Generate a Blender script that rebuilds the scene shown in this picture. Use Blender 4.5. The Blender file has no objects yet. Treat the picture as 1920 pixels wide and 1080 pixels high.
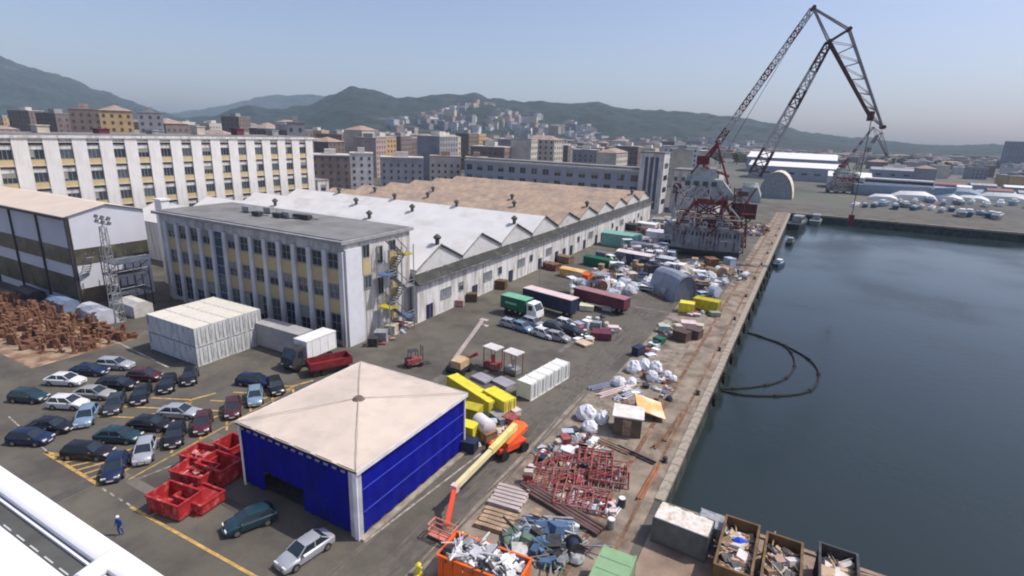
import bpy, math, random
from mathutils import Vector, Matrix
random.seed(7)
R = math.radians
S = bpy.context.scene
COL = S.collection
# ------------------------------------------------------------------ camera
CAMH = 32.0; F = 1030.0; ROLL = R(2.0); PITCH = R(15.942); YAW = R(28.105)
cd = bpy.data.cameras.new('camera'); cam = bpy.data.objects.new('camera', cd); COL.objects.link(cam)
cd.sensor_width = 36; cd.lens = 36 * F / 1920; cd.clip_start = 0.2; cd.clip_end = 30000
fw = Vector((-math.sin(YAW) * math.cos(PITCH), math.cos(YAW) * math.cos(PITCH), -math.sin(PITCH)))
rt = Vector((math.cos(YAW), math.sin(YAW), 0)); up = rt.cross(fw)
r2 = rt * math.cos(ROLL) + up * math.sin(ROLL); u2 = up * math.cos(ROLL) - rt * math.sin(ROLL)
m = Matrix((r2, u2, -fw)).transposed().to_4x4(); m.translation = Vector((0, 0, CAMH))
cam.matrix_world = m; S.camera = cam
# ------------------------------------------------------------------ sky, sun, exposure
SUN_EL = R(56); SUN_AZ = math.atan2(0.84, 0.54)      # clockwise from +Y
w = bpy.data.worlds.new('World'); S.world = w; w.use_nodes = True
wn = w.node_tree; bg = wn.nodes['Background']
sky = wn.nodes.new('ShaderNodeTexSky'); sky.sky_type = 'NISHITA'; sky.sun_disc = False
sky.sun_elevation = SUN_EL; sky.sun_rotation = SUN_AZ; sky.air_density = 1.0; sky.dust_density = 2.4; sky.ozone_density = 3.2
tint = wn.nodes.new('ShaderNodeVectorMath'); tint.operation = 'MULTIPLY'; tint.inputs[1].default_value = (1.08, 0.985, 1.03)
wn.links.new(sky.outputs[0], tint.inputs[0]); wn.links.new(tint.outputs[0], bg.inputs[0]); bg.inputs[1].default_value = 0.15
sl = bpy.data.lights.new('sun', 'SUN'); sl.energy = 3.9; sl.angle = R(0.6); sl.color = (1.0, 0.94, 0.85)
so = bpy.data.objects.new('sun', sl); COL.objects.link(so)
sd = Vector((math.sin(SUN_AZ) * math.cos(SUN_EL), math.cos(SUN_AZ) * math.cos(SUN_EL), math.sin(SUN_EL)))
so.rotation_euler = sd.to_track_quat('Z', 'Y').to_euler()
S.view_settings.view_transform = 'Standard'; S.view_settings.look = 'None'; S.view_settings.gamma = 1
S.view_settings.exposure = 0.03
try:
    S.cycles.filter_width = 2.0; S.cycles.volume_max_steps = 64; S.cycles.volume_bounces = 2; S.cycles.max_bounces = 6
    S.cycles.diffuse_bounces = 2; S.cycles.glossy_bounces = 2; S.cycles.volume_step_rate = 1
except Exception: pass

# ------------------------------------------------------------------ survey helper: where on a level z a sight line lands
def G(px, py, z=0.0):
    d = fw * F + r2 * (px - 960) - u2 * (py - 540)
    t = (z - CAMH) / d.z
    return Vector((d.x * t, d.y * t, z))

# ------------------------------------------------------------------ materials
MATS = {}
def M(name, col, rough=0.8, metal=0.0, var=0.18, scale=1.0, col2=None, amt=0.5, scale2=0.4, bump=0.0, bscale=8.0, coord='Object', wave=None, spec=0.35, streak=0):
    if name in MATS: return MATS[name]
    mt = bpy.data.materials.new(name); mt.use_nodes = True; t = mt.node_tree; N = t.nodes; L = t.links
    p = N['Principled BSDF']; p.inputs['Roughness'].default_value = rough; p.inputs['Metallic'].default_value = metal
    p.inputs['Specular IOR Level'].default_value = spec
    tc = N.new('ShaderNodeTexCoord'); src = tc.outputs[coord]
    n = N.new('ShaderNodeTexNoise'); n.inputs['Scale'].default_value = scale; n.inputs['Detail'].default_value = 5; L.new(src, n.inputs['Vector'])
    mr = N.new('ShaderNodeMapRange'); mr.inputs['From Min'].default_value = 0.3; mr.inputs['From Max'].default_value = 0.7
    mr.inputs['To Min'].default_value = 1 - var; mr.inputs['To Max'].default_value = 1 + var; L.new(n.outputs[0], mr.inputs[0])
    c = N.new('ShaderNodeMix'); c.data_type = 'RGBA'
    c.inputs['A'].default_value = (*col, 1); c.inputs['B'].default_value = (*(col2 or col), 1)
    if col2:
        n2 = N.new('ShaderNodeTexNoise'); n2.inputs['Scale'].default_value = scale2; n2.inputs['Detail'].default_value = 8; n2.inputs['Roughness'].default_value = 0.65
        if streak:
            mp = N.new('ShaderNodeVectorMath'); mp.operation = 'MULTIPLY'; mp.inputs[1].default_value = (1, 1, streak); L.new(src, mp.inputs[0]); L.new(mp.outputs[0], n2.inputs['Vector'])
        else: L.new(src, n2.inputs['Vector'])
        m2 = N.new('ShaderNodeMapRange'); m2.inputs['From Min'].default_value = 0.62 - amt * 0.3; m2.inputs['From Max'].default_value = 0.80 - amt * 0.3; L.new(n2.outputs[0], m2.inputs[0])
        L.new(m2.outputs[0], c.inputs['Factor'])
    else: c.inputs['Factor'].default_value = 0
    vm = N.new('ShaderNodeVectorMath'); vm.operation = 'SCALE'; L.new(c.outputs['Result'], vm.inputs[0]); L.new(mr.outputs[0], vm.inputs['Scale'])
    L.new(vm.outputs[0], p.inputs['Base Color'])
    bsrc = None
    if wave:                                            # corrugation relief
        wv = N.new('ShaderNodeTexWave'); wv.bands_direction = wave[0]; wv.inputs['Scale'].default_value = wave[1]; L.new(src, wv.inputs['Vector']); bsrc = wv.outputs[1]; bump = bump or 0.5
    elif bump:
        nb = N.new('ShaderNodeTexNoise'); nb.inputs['Scale'].default_value = bscale; nb.inputs['Detail'].default_value = 6; L.new(src, nb.inputs['Vector']); bsrc = nb.outputs[0]
    if bsrc:
        b = N.new('ShaderNodeBump'); b.inputs['Strength'].default_value = bump; b.inputs['Distance'].default_value = 0.15; L.new(bsrc, b.inputs['Height']); L.new(b.outputs[0], p.inputs['Normal'])
    MATS[name] = mt; return mt
asphalt = M('asphalt', (0.115, 0.105, 0.085), 0.9, var=0.22, scale=0.10, col2=(0.076, 0.069, 0.060), amt=0.55, scale2=0.18, bump=0.3, bscale=5, coord='Object')
cityground = M('city_ground', (0.12, 0.115, 0.105), 0.95, var=0.4, scale=0.02, col2=(0.05, 0.08, 0.04), amt=0.5, scale2=0.01)
concrete = M('quay_concrete', (0.26, 0.215, 0.165), 0.9, var=0.25, scale=0.5, col2=(0.14, 0.105, 0.08), amt=0.6, scale2=0.35, bump=0.3)
coping_m = M('coping_stone', (0.32, 0.285, 0.23), 0.85, var=0.25, scale=1.2, col2=(0.2, 0.16, 0.12), amt=0.45, scale2=0.8, bump=0.3)
wallconc = M('quay_wall_stone', (0.07, 0.07, 0.06), 0.9, var=0.4, scale=0.8, col2=(0.02, 0.03, 0.025), amt=0.7, scale2=0.5, bump=0.4)
tanground = M('trodden_dirt', (0.25, 0.21, 0.165), 0.95, var=0.25, scale=0.8, col2=(0.15, 0.12, 0.10), amt=0.5, scale2=0.5, bump=0.4)
rustrail = M('rusty_rail', (0.17, 0.095, 0.06), 0.8, 0.2, var=0.35, scale=2, col2=(0.30, 0.2, 0.13), amt=0.5)
yline = M('worn_yellow_paint', (0.50, 0.32, 0.10), 0.85, var=0.3, scale=2, col2=(0.20, 0.155, 0.10), amt=0.45, scale2=1.2)
wline = M('worn_white_paint', (0.42, 0.38, 0.33), 0.85, var=0.2, scale=2, col2=(0.16, 0.14, 0.12), amt=0.6, scale2=1.2)
white = M('white_paint', (0.74, 0.74, 0.72), 0.55, var=0.07, scale=1.5, col2=(0.5, 0.48, 0.44), amt=0.2, scale2=0.8)
offwhite = M('off_white_render', (0.58, 0.57, 0.56), 0.85, var=0.08, scale=0.6, col2=(0.36, 0.335, 0.30), amt=0.55, scale2=0.9, streak=.12)
pilaster_m = M('pale_pilaster_render', (0.60, 0.585, 0.60), 0.85, var=0.08, scale=0.6, col2=(0.38, 0.36, 0.34), amt=0.5, scale2=1.4, streak=.1)
ochre = M('ochre_render', (0.49, 0.39, 0.20), 0.85, var=0.12, scale=0.6, col2=(0.40, 0.29, 0.17), amt=0.4, scale2=0.5)
glassd = M('dark_window_glass', (0.025, 0.032, 0.045), 0.15, var=0.5, scale=0.3, spec=0.6)
glassg = M('grey_window_glass', (0.07, 0.085, 0.10), 0.2, var=0.4, scale=0.4, spec=0.6); blindm = M('window_blind', (0.26, 0.25, 0.22), .8, var=.15)
frame_g = M('grey_window_frame', (0.26, 0.28, 0.29), 0.6)
roofgrey = M('grey_felt_roof', (0.20, 0.20, 0.195), 0.9, var=0.14, scale=0.25, col2=(0.13, 0.13, 0.125), amt=0.4, scale2=0.2, bump=0.2)
roofwhite = M('white_coated_roof', (0.64, 0.63, 0.61), 0.7, var=0.06, scale=0.2, col2=(0.50, 0.485, 0.45), amt=0.35, scale2=0.12, wave=('Y', 1.2), bump=0.15)
roofbrown = M('tan_tiled_roof', (0.42, 0.31, 0.225), 0.9, var=0.18, scale=0.5, col2=(0.30, 0.24, 0.20), amt=0.55, scale2=0.2, wave=('X', 2.0), bump=0.3)
gutterm = M('dark_gutter_steel', (0.10, 0.10, 0.095), 0.7, var=0.3, scale=0.8, col2=(0.22, 0.21, 0.2), amt=0.4)
blueplas = M('blue_tarpaulin', (0.004, 0.006, 0.22), 0.8, var=0.22, scale=0.5, col2=(0.008, 0.012, 0.17), amt=0.45, scale2=0.35, bump=0.5, bscale=0.9, spec=0.12)
tentroof = M('cream_tent_canvas', (0.59, 0.505, 0.425), 0.75, var=0.04, scale=0.5, col2=(0.50, 0.43, 0.365), amt=0.55, scale2=0.22, bump=0.3, bscale=1.1)
steel = M('grey_galvanised_steel', (0.33, 0.34, 0.35), 0.55, 0.3, var=0.25, scale=2, col2=(0.18, 0.17, 0.16), amt=0.45)
dsteel = M('dark_steel', (0.06, 0.06, 0.065), 0.6, 0.3, var=0.4, scale=2)
rubber = M('black_rubber', (0.016, 0.016, 0.016), 0.85)
rust = M('rusty_iron', (0.20, 0.10, 0.06), 0.9, var=0.45, scale=1.5, col2=(0.10, 0.045, 0.03), amt=0.5, scale2=0.9, bump=0.3)
redpaint = M('red_paint', (0.36, 0.022, 0.026), 0.6, var=0.2, scale=1.2, col2=(0.45, 0.18, 0.16), amt=0.3, scale2=1.2)
redframe = M('faded_red_steel', (0.27, 0.06, 0.06), 0.75, var=0.4, scale=2, col2=(0.30, 0.20, 0.18), amt=0.5)
cranered = M('crane_dark_red_paint', (0.17, 0.025, 0.03), 0.6, var=0.3, scale=0.4)
cranedark = M('crane_dark_lattice_paint', (0.10, 0.048, 0.050), 0.6, var=0.3, scale=0.4)
cranegrey = M('crane_grey_green_paint', (0.38, 0.41, 0.39), 0.6, var=0.15, scale=0.3, col2=(0.2, 0.2, 0.19), amt=0.4, scale2=0.4)
cranewhite = M('crane_white_paint', (0.46, 0.43, 0.42), 0.6, var=0.15, scale=0.3)
orange = M('orange_paint', (0.72, 0.13, 0.02), 0.5, var=0.12, scale=1.2, col2=(0.35, 0.06, 0.02), amt=0.25, scale2=1.0)
orangered = M('orange_red_paint', (0.75, 0.075, 0.03), 0.5, var=0.1, scale=1.2)
yellow = M('bright_yellow_paint', (0.72, 0.62, 0.05), 0.55, var=0.12, scale=1.0, col2=(0.4, 0.33, 0.06), amt=0.3)
dyellow = M('dull_yellow_paint', (0.42, 0.36, 0.02), 0.6, var=0.2, scale=1.0)
creamy = M('cream_boom_paint', (0.68, 0.60, 0.34), 0.5, var=0.1)
greenp = M('pale_green_paint', (0.22, 0.36, 0.20), 0.7, var=0.12, scale=0.8, col2=(0.16, 0.24, 0.14), amt=0.3)
dgreen = M('dark_green_paint', (0.012, 0.12, 0.065), 0.5, var=0.15)
teal = M('teal_tarpaulin', (0.20, 0.40, 0.34), 0.7, var=0.15, bump=0.4, bscale=1)
navy = M('navy_panel', (0.02, 0.028, 0.065), 0.5, var=0.2)
maroon = M('maroon_panel', (0.13, 0.03, 0.05), 0.6, var=0.2)
pinkish = M('pale_pink_sheet', (0.62, 0.50, 0.49), 0.7, var=0.1)
wood = M('weathered_wood', (0.33, 0.24, 0.16), 0.9, var=0.35, scale=2, col2=(0.2, 0.13, 0.09), amt=0.5)
plywood = M('orange_plywood', (0.66, 0.40, 0.15), 0.75, var=0.15, scale=0.5, col2=(0.72, 0.62, 0.5), amt=0.5, scale2=0.35)
brownsk = M('brown_skip_paint', (0.14, 0.085, 0.04), 0.75, var=0.3, scale=1, col2=(0.25, 0.16, 0.08), amt=0.5)
bagm = M('white_tarpaulin_wrap', (0.66, 0.68, 0.72), 0.7, var=0.12, bump=0.5, bscale=2)
beige = M('beige_panel', (0.50, 0.45, 0.37), 0.8, var=0.15)
cargrey = M('trim_grey', (0.10, 0.10, 0.10), 0.5)
skin = M('skin', (0.45, 0.26, 0.18), 0.6); blueov = M('blue_overalls', (0.03, 0.08, 0.26), 0.8)
lampm = M('headlamp_glass', (0.7, 0.7, 0.7), 0.15, spec=0.7); tailm = M('tail_lamp_glass', (0.35, 0.02, 0.02), 0.2)

# ------------------------------------------------------------------ mesh building
class MB:
    def __init__(s): s.v = []; s.f = []; s.m = []
    def add(s, vs, fs, mi=0):
        o = len(s.v); s.v += [tuple(a) for a in vs]
        for f in fs: s.f.append(tuple(i + o for i in f)); s.m.append(mi)
        return s
    def box(s, x0, x1, y0, y1, z0, z1, mi=0, mat=None):
        vs = [(x, y, z) for z in (z0, z1) for x, y in ((x0, y0), (x1, y0), (x1, y1), (x0, y1))]
        if mat: vs = [mat @ Vector(q) for q in vs]
        return s.add(vs, [(0, 3, 2, 1), (4, 5, 6, 7), (0, 1, 5, 4), (1, 2, 6, 5), (2, 3, 7, 6), (3, 0, 4, 7)], mi)
    def cbox(s, cx, cy, z0, lx, ly, lz, rot=0, mi=0, tilt=None):
        mt = Matrix.Translation((cx, cy, z0)) @ Matrix.Rotation(rot, 4, 'Z')
        if tilt: mt = mt @ Matrix.Rotation(tilt[0], 4, 'X') @ Matrix.Rotation(tilt[1], 4, 'Y')
        return s.box(-lx / 2, lx / 2, -ly / 2, ly / 2, 0, lz, mi, mt)
    def tube(s, a, b, r, n=6, mi=0, r1=None, cap=True):
        a = Vector(a); b = Vector(b); d = (b - a)
        if d.length < 1e-5: return s
        q = d.to_track_quat('Z', 'Y'); r1 = r if r1 is None else r1; vs = []
        for c, rr in ((a, r), (b, r1)):
            for k in range(n):
                t = 2 * math.pi * k / n; vs.append(c + q @ Vector((rr * math.cos(t), rr * math.sin(t), 0)))
        fs = [(k, (k + 1) % n, n + (k + 1) % n, n + k) for k in range(n)]
        if cap: fs += [tuple(range(n))[::-1], tuple(range(n, 2 * n))]
        return s.add(vs, fs, mi)
    def loft(s, rings, mi=0, closed=True):
        n = len(rings[0]); vs = [p for r in rings for p in r]; fs = []
        for i in range(len(rings) - 1):
            for k in range(n if closed else n - 1):
                a = i * n + k; b = i * n + (k + 1) % n; fs.append((a, b, b + n, a + n))
        if closed: fs += [tuple(range(n))[::-1], tuple(range((len(rings) - 1) * n, len(rings) * n))]
        return s.add(vs, fs, mi)
    def blob(s, c, rx, ry, rz, mi=0, n=8, k=5, jit=0.15):
        vs = [(c[0], c[1], c[2] + rz)]; fs = []
        for i in range(1, k):
            ph = math.pi * 0.62 * i / (k - 1)
            for j in range(n):
                t = 2 * math.pi * j / n; q = 1 + random.uniform(-jit, jit)
                vs.append((c[0] + rx * math.sin(ph) * math.cos(t) * q, c[1] + ry * math.sin(ph) * math.sin(t) * q, max(c[2] - 0.0 + rz * math.cos(ph) * q, c[2] - rz * .3)))
        for j in range(n): fs.append((0, 1 + j, 1 + (j + 1) % n))
        for i in range(k - 2):
            for j in range(n):
                a = 1 + i * n + j; b = 1 + i * n + (j + 1) % n; fs.append((a, a + n, b + n, b))
        fs.append(tuple(range(1 + (k - 2) * n, 1 + (k - 1) * n))[::-1])
        return s.add(vs, fs, mi)
    def lattice(s, p0, p1, w0, w1, side, n, rc, rb, mfun=lambda t: 0, h0=None, h1=None):
        """four chords with zigzag bracing from p0 to p1; side = horizontal width direction"""
        p0 = Vector(p0); p1 = Vector(p1); d = (p1 - p0).normalized(); sv = Vector(side).normalized(); nv = d.cross(sv).normalized()
        h0 = w0 if h0 is None else h0; h1 = w1 if h1 is None else h1
        def P(t, a, b): return p0.lerp(p1, t) + sv * a * (w0 + (w1 - w0) * t) / 2 + nv * b * (h0 + (h1 - h0) * t) / 2
        cs = [(1, 1), (1, -1), (-1, -1), (-1, 1)]
        for i in range(n):
            t0, t1 = i / n, (i + 1) / n; mi = mfun((t0 + t1) / 2)
            for k in range(4):
                a, b = cs[k], cs[(k + 1) % 4]
                s.tube(P(t0, *a), P(t1, *a), rc, 5, mi, cap=False)
                s.tube(P(t0, *a), P(t0, *b), rb, 4, mi, cap=False)
                if (i + k) % 2: a, b = b, a
                s.tube(P(t0, *a), P(t1, *b), rb, 4, mi, cap=False)
        for k in range(4): s.tube(P(1, *cs[k]), P(1, *cs[(k + 1) % 4]), rb, 4, mfun(1), cap=False)
        return s
    def mesh(s, name, mats, smooth=False):
        me = bpy.data.meshes.new(name); me.from_pydata(s.v, [], s.f)
        for x in (mats if isinstance(mats, (list, tuple)) else [mats]): me.materials.append(x)
        me.polygons.foreach_set('material_index', s.m)
        if smooth:
            me.polygons.foreach_set('use_smooth', [True] * len(s.f)); me.set_sharp_from_angle(angle=R(35))
        me.update(); return me
def link(name, me, parent=None, loc=(0, 0, 0), rz=0):
    o = bpy.data.objects.new(name, me); COL.objects.link(o); o.location = loc; o.rotation_euler = (0, 0, rz)
    if parent: o.parent = parent
    return o
def part(name, mb, mats, parent, loc=(0, 0, 0), rz=0, smooth=False, label=None, kind=None):
    o = link(name, mb.mesh(name, mats, smooth) if isinstance(mb, MB) else mb, parent, loc, rz)
    if label: o['label'] = label
    if kind: o['kind'] = kind
    return o
def tag(o, label, cat, group=None):
    o['label'] = label; o['category'] = cat
    if group: o['group'] = group
    return o
def thing(name, label, cat, loc=(0, 0, 0), rz=0, group=None):
    return tag(link(name, None, None, loc, rz), label, cat, group)
def struct(name, mb, mats, parent=None, kind='structure', smooth=False):
    o = link(name, mb.mesh(name, mats, smooth), parent)
    if not parent: o['kind'] = kind
    return o
def solo(name, label, cat, mb, mats, loc=(0, 0, 0), rz=0, group=None, smooth=False):
    return tag(link(name, mb.mesh(name, mats, smooth), None, loc, rz), label, cat, group)
KIDS = {}
def dup(o, loc=None, rz=None, label=None, group=None, parent=None):
    if not KIDS:
        for q in bpy.data.objects:
            pass
    c = o.copy(); COL.objects.link(c)
    if parent: c.parent = parent
    for ch in list(o.children): dup(ch, parent=c)
    if loc is not None: c.location = loc
    if rz is not None: c.rotation_euler = (0, 0, rz)
    if label: c['label'] = label
    if group: c['group'] = group
    return c

# ================================================================== SETTING
# --- ground sheets
WZ = -3.5; QX = -7.5; DOCKY = 10.0; BASY = 284.0
mb = MB()
def sheet(mb, x0, x1, y0, y1, z, mi=0): mb.add([(x0, y0, z), (x1, y0, z), (x1, y1, z), (x0, y1, z)], [(0, 1, 2, 3)], mi)
sheet(mb, -260, QX, DOCKY, BASY, 0); sheet(mb, -260, 260, BASY, 330, 0)
struct('yard_ground', mb, asphalt)
mb = MB(); sheet(mb, -9000, -260, DOCKY, 9500, 0); sheet(mb, -260, 9000, 330, 9500, 0); sheet(mb, 260, 9000, BASY, 330, 0)
struct('ground', mb, cityground)
# --- water
wm = bpy.data.materials.new('harbour_water'); wm.use_nodes = True; t = wm.node_tree; p = t.nodes['Principled BSDF']
p.inputs['Base Color'].default_value = (0.018, 0.029, 0.031, 1); p.inputs['Roughness'].default_value = 0.12; p.inputs['IOR'].default_value = 1.33
tc = t.nodes.new('ShaderNodeTexCoord'); 
n1 = t.nodes.new('ShaderNodeTexNoise'); n1.inputs['Scale'].default_value = 0.55; n1.inputs['Detail'].default_value = 6; n1.inputs['Roughness'].default_value = 0.6
n2 = t.nodes.new('ShaderNodeTexNoise'); n2.inputs['Scale'].default_value = 0.035; n2.inputs['Detail'].default_value = 3
t.links.new(tc.outputs['Object'], n1.inputs['Vector']); t.links.new(tc.outputs['Object'], n2.inputs['Vector'])
b = t.nodes.new('ShaderNodeBump'); b.inputs['Strength'].default_value = 0.12; b.inputs['Distance'].default_value = 0.30
t.links.new(n1.outputs[0], b.inputs['Height']); t.links.new(b.outputs[0], p.inputs['Normal'])
mr = t.nodes.new('ShaderNodeMapRange'); mr.inputs['From Min'].default_value = 0.35; mr.inputs['From Max'].default_value = 0.65; mr.inputs['To Min'].default_value = 0.06; mr.inputs['To Max'].default_value = 0.30
t.links.new(n2.outputs[0], mr.inputs[0]); t.links.new(mr.outputs[0], p.inputs['Roughness'])
mb = MB(); sheet(mb, -9000, 9000, -6000, DOCKY + .3, WZ); sheet(mb, QX - .3, 9000, DOCKY + .3, BASY + .3, WZ)
struct('water', mb, wm)
# --- quay walls
mb = MB(); mb.box(QX - 1.0, QX - 0.02, 44.5, BASY, -6, -0.02); mb.box(-260, QX, DOCKY - .1, DOCKY + 1, -6, -0.02)
mb.box(QX, 1200, BASY + .02, BASY + 1.5, -6, -0.02)
qw = struct('quay_wall', mb, wallconc)
blk = MB(); blk.box(-0.75, 0.12, 0.03, 3.17, -0.35, 0.14); blkm = blk.mesh('coping_block', coping_m)
y = 44.6; k = 0
while y < BASY - 3.2 and k < 75:
    o = part('coping_block', blkm, None, qw, (QX + random.uniform(-.02, .02), y, random.uniform(-.02, .02))); y += 3.2; k += 1
mb = MB(); mb.box(QX - .75, 1200, BASY + .0, BASY + 1.2, -0.5, 0.25); part('pier_coping', mb, coping_m, qw)
# --- apron strips
mb = MB(); sheet(mb, -13.4, QX - .74, DOCKY, BASY, 0.012); struct('quay_apron', mb, concrete)
mb = MB(); sheet(mb, -22.0, -13.4, 24, 62, 0.010); sheet(mb, -20.0, -13.4, 62, 112, 0.010); struct('dirt_apron', mb, tanground)
mb = MB()
for x in (-9.3, -11.8): mb.box(x - .14, x + .14, DOCKY, BASY, 0.0, 0.07)
mb.box(-12.15, -11.98, DOCKY, BASY, 0, 0.05)
struct('crane_rail', mb, rustrail)
# --- skip platform right of the quay
mb = MB(); mb.box(QX + .02, 9.8, 18, 44.4, -5, 0.0); mb.box(QX + .02, 9.8, 44.1, 44.5, -.6, .18); struct('platform', mb, M('brown_concrete', (0.27, 0.20, 0.15), 0.9, var=0.25, scale=0.5, col2=(0.17, 0.13, 0.1), amt=0.5, bump=.3))
# --- painted lines
def line(mb, a, b, wd=0.16, z=0.016):
    a = Vector((a[0], a[1], z)); b = Vector((b[0], b[1], z)); d = (b - a).normalized(); n = Vector((-d.y, d.x, 0)) * wd / 2
    mb.add([a - n, b - n, b + n, a + n], [(0, 1, 2, 3)])
A27 = Vector((math.cos(R(27)), math.sin(R(27))))
mb = MB(); line(mb, (-62.3, 20.2), (-52.3, 20.2), .3); line(mb, (-52.3, 20.2), (-52.9, 23.8), .28); line(mb, (-62.3, 20.2), (-53.2, 23.6), .28)
for i in range(7): line(mb, (-61.3 + i * 1.2, 20.3), (-59.6 + i * 1.02, 21.3 + i * .33), .24)
line(mb, (-46.9, 20.0), (-24, 20.5), .26)
for (x, y, k) in ((-56.2, 23.6, 8), (-61.5, 28.6, 3)):
    for i in range(k):
        s0 = Vector((x - 0.2 + i * .35, y + i * 2.75)); line(mb, s0, s0 + Vector((4.6 * math.cos(R(-35)), 4.6 * math.sin(R(-35)))), .24)
        line(mb, s0, s0 - A27 * 4.8, .24)
        line(mb, s0 + Vector((.1, .1)), s0 + Vector((.9, 2.6)), .34)
line(mb, (-51.0, 22), (-53.2, 42), .15)
struct('parking_lines', mb, yline)
mb = MB()
for i in range(4): line(mb, (-51.6 + i * 1.3, 20.1), (-50.9 + i * 1.3, 20.05), .16)
line(mb, (-50.4, 22.5), (-49.6, 26.2), .14); line(mb, (-44.3, 20), (-44.6, 26), .12)
line(mb, (-73.6, 21.5), (-62.5, 20.4), .14)
line(mb, (-27.0, 26.9), (-25.7, 42.6), .18); line(mb, (-28.6, 19), (-16, 30.6), .1)
line(mb, (-55.6, 58), (-55.6, 215), .5); line(mb, (-104, 40.5), (-72, 38.0), .3)
struct('white_lines', mb, wline)

rq = random.Random(9); mb = MB(); mb2 = MB()
for q in range(46):
    x, y = rq.uniform(-100, -24), rq.uniform(14, 130)
    if x > -50 and 26 < y < 44 or x < -57 and y > 54: continue
    wx, wy = rq.choice(((1.2, 9), (5, 3), (7, 1.0), (3, 4), (.8, 14), (10, .8))); z = .004 + .0012 * (q % 2); (mb if q % 2 else mb2).add([(x, y, z), (x + wx, y + rq.uniform(-.2, .2), z), (x + wx, y + wy, z), (x, y + wy, z)], [(0, 1, 2, 3)])
struct('asphalt_patch', mb, M('dark_asphalt_patch', (0.075, 0.069, 0.063), 0.9, var=0.2, scale=0.5, col2=(0.10, .09, .08), amt=.5, scale2=.6)); struct('asphalt_patch', mb2, M('pale_asphalt_patch', (0.155, 0.142, 0.123), 0.9, var=0.2, scale=0.5, col2=(0.11, .10, .088), amt=.5, scale2=.6))
mb = MB()
for q in range(16):
    x, y = rq.uniform(-26, -20), rq.uniform(60, 70); x0 = -23.5 + rq.uniform(-2.5, 2.5); pts = [Vector((x0 + 1.2 * math.sin(k * .35 + q), 22 + k * 5.2, 0)) for k in range(20)]
    for a_, b_ in zip(pts, pts[1:]): line(mb, a_, b_, .22, .008 + q * .0002)
struct('tyre_track', mb, M('tyre_marks', (0.088, 0.08, 0.07), .9, var=.15, col2=(0.118, 0.106, 0.090), amt=.9, scale2=.5))
# --- hills
from mathutils import noise as mn
def interp(pts, x):
    if x <= pts[0][0]: return pts[0][1]
    for (a, ya), (b, yb) in zip(pts, pts[1:]):
        if x <= b: t = (x - a) / (b - a); t = t * t * (3 - 2 * t) * .5 + t * .5; return ya + (yb - ya) * t
    return pts[-1][1]
HOR = lambda px: 212 + 0.035 * px
def colpos(px, D):                                     # point D metres ahead in the direction of photo column px
    d = fw * F + r2 * (px - 960) - u2 * (540 - HOR(px)); d.z = 0; f0 = Vector((-math.sin(YAW), math.cos(YAW), 0))
    return d * (D / d.dot(f0))
RIDGE = [(-300, 240), (300, 236), (440, 224), (480, 219), (500, 210), (530, 206), (560, 212), (580, 213), (620, 202), (650, 186), (690, 176), (720, 180), (760, 191), (800, 188), (850, 184), (880, 182), (905, 192), (960, 200), (1000, 197), (1080, 201), (1130, 209), (1200, 213), (1280, 219), (1350, 231), (1420, 249), (1500, 258), (1560, 262), (1640, 268), (1700, 266), (1867, 270), (2300, 270)]
LEFTH = [(-500, 78), (-60, 92), (0, 99), (28, 102), (90, 106), (150, 121), (200, 141), (250, 159), (300, 181), (350, 200), (390, 214), (440, 232), (700, 246)]
PALE = [(330, 228), (400, 218), (450, 210), (500, 199), (560, 188), (620, 184), (700, 192), (800, 206), (950, 232)]
def hz(prof, D, px):
    return max(0.0, CAMH + (HOR(px) - interp(prof, px)) / F * D * 1.01)
def hill_h(px, D, prof=RIDGE, D0=900, D1=2600):
    t = (D - D0) / (D1 - D0); t = max(0, min(1, t)); t = t * t * (3 - 2 * t)
    return hz(prof, D1, px) * t ** 1.15
def hill(name, prof, D0, D1, px0, px1, mat, rough):
    mb = MB(); nx = int((px1 - px0) / 5); ny = 34; vs = []
    for j in range(ny + 1):
        D = D0 + (D1 - D0) * (j / ny) ** .9 if j < ny - 3 else D1 + (j - ny + 3) * (D1 - D0) * .12
        for i in range(nx + 1):
            px = px0 + (px1 - px0) * i / nx; p = colpos(px, D)
            if j < ny - 3: h = hill_h(px, D, prof, D0, D1)
            else: h = hz(prof, D1, px) * (1 - 0.35 * (j - ny + 3))
            nn = mn.noise(Vector((p.x, p.y, 0)) / 260) * .55 + mn.noise(Vector((p.x, p.y, 3)) / 75) * .3 + mn.noise(Vector((p.x, p.y, 9)) / 28) * .18
            t = min(1, h / 60); vs.append((p.x, p.y, h + nn * rough * t - 0.6))
    fs = [(j * (nx + 1) + i, j * (nx + 1) + i + 1, (j + 1) * (nx + 1) + i + 1, (j + 1) * (nx + 1) + i) for j in range(ny) for i in range(nx)]
    mb.add(vs, fs); return struct(name, mb, mat)
forest = M('wooded_hillside', (0.012, 0.025, 0.020), 0.95, var=0.5, scale=0.02, col2=(0.04, 0.05, 0.04), amt=0.25, scale2=0.006, bump=1.0, bscale=0.06)
hill('hill', RIDGE, 900, 2600, -300, 2300, forest, 30)
hill('hill', LEFTH, 1500, 3300, -500, 700, forest, 34)
hill('hill', PALE, 3900, 5200, 330, 950, forest, 40)
# --- air
mb = MB(); mb.box(-6400, 5200, -900, 6300, -7.0, 470)
hm = bpy.data.materials.new('pale_haze'); hm.use_nodes = True; t = hm.node_tree; t.nodes.remove(t.nodes['Principled BSDF'])
v = t.nodes.new('ShaderNodeVolumePrincipled'); v.inputs['Color'].default_value = (0.66, 0.82, 1.0, 1); v.inputs['Density'].default_value = 0.00010; v.inputs['Anisotropy'].default_value = 0.0
t.links.new(v.outputs[0], t.nodes['Material Output'].inputs['Volume'])
struct('haze', mb, hm, kind='stuff')

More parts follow.
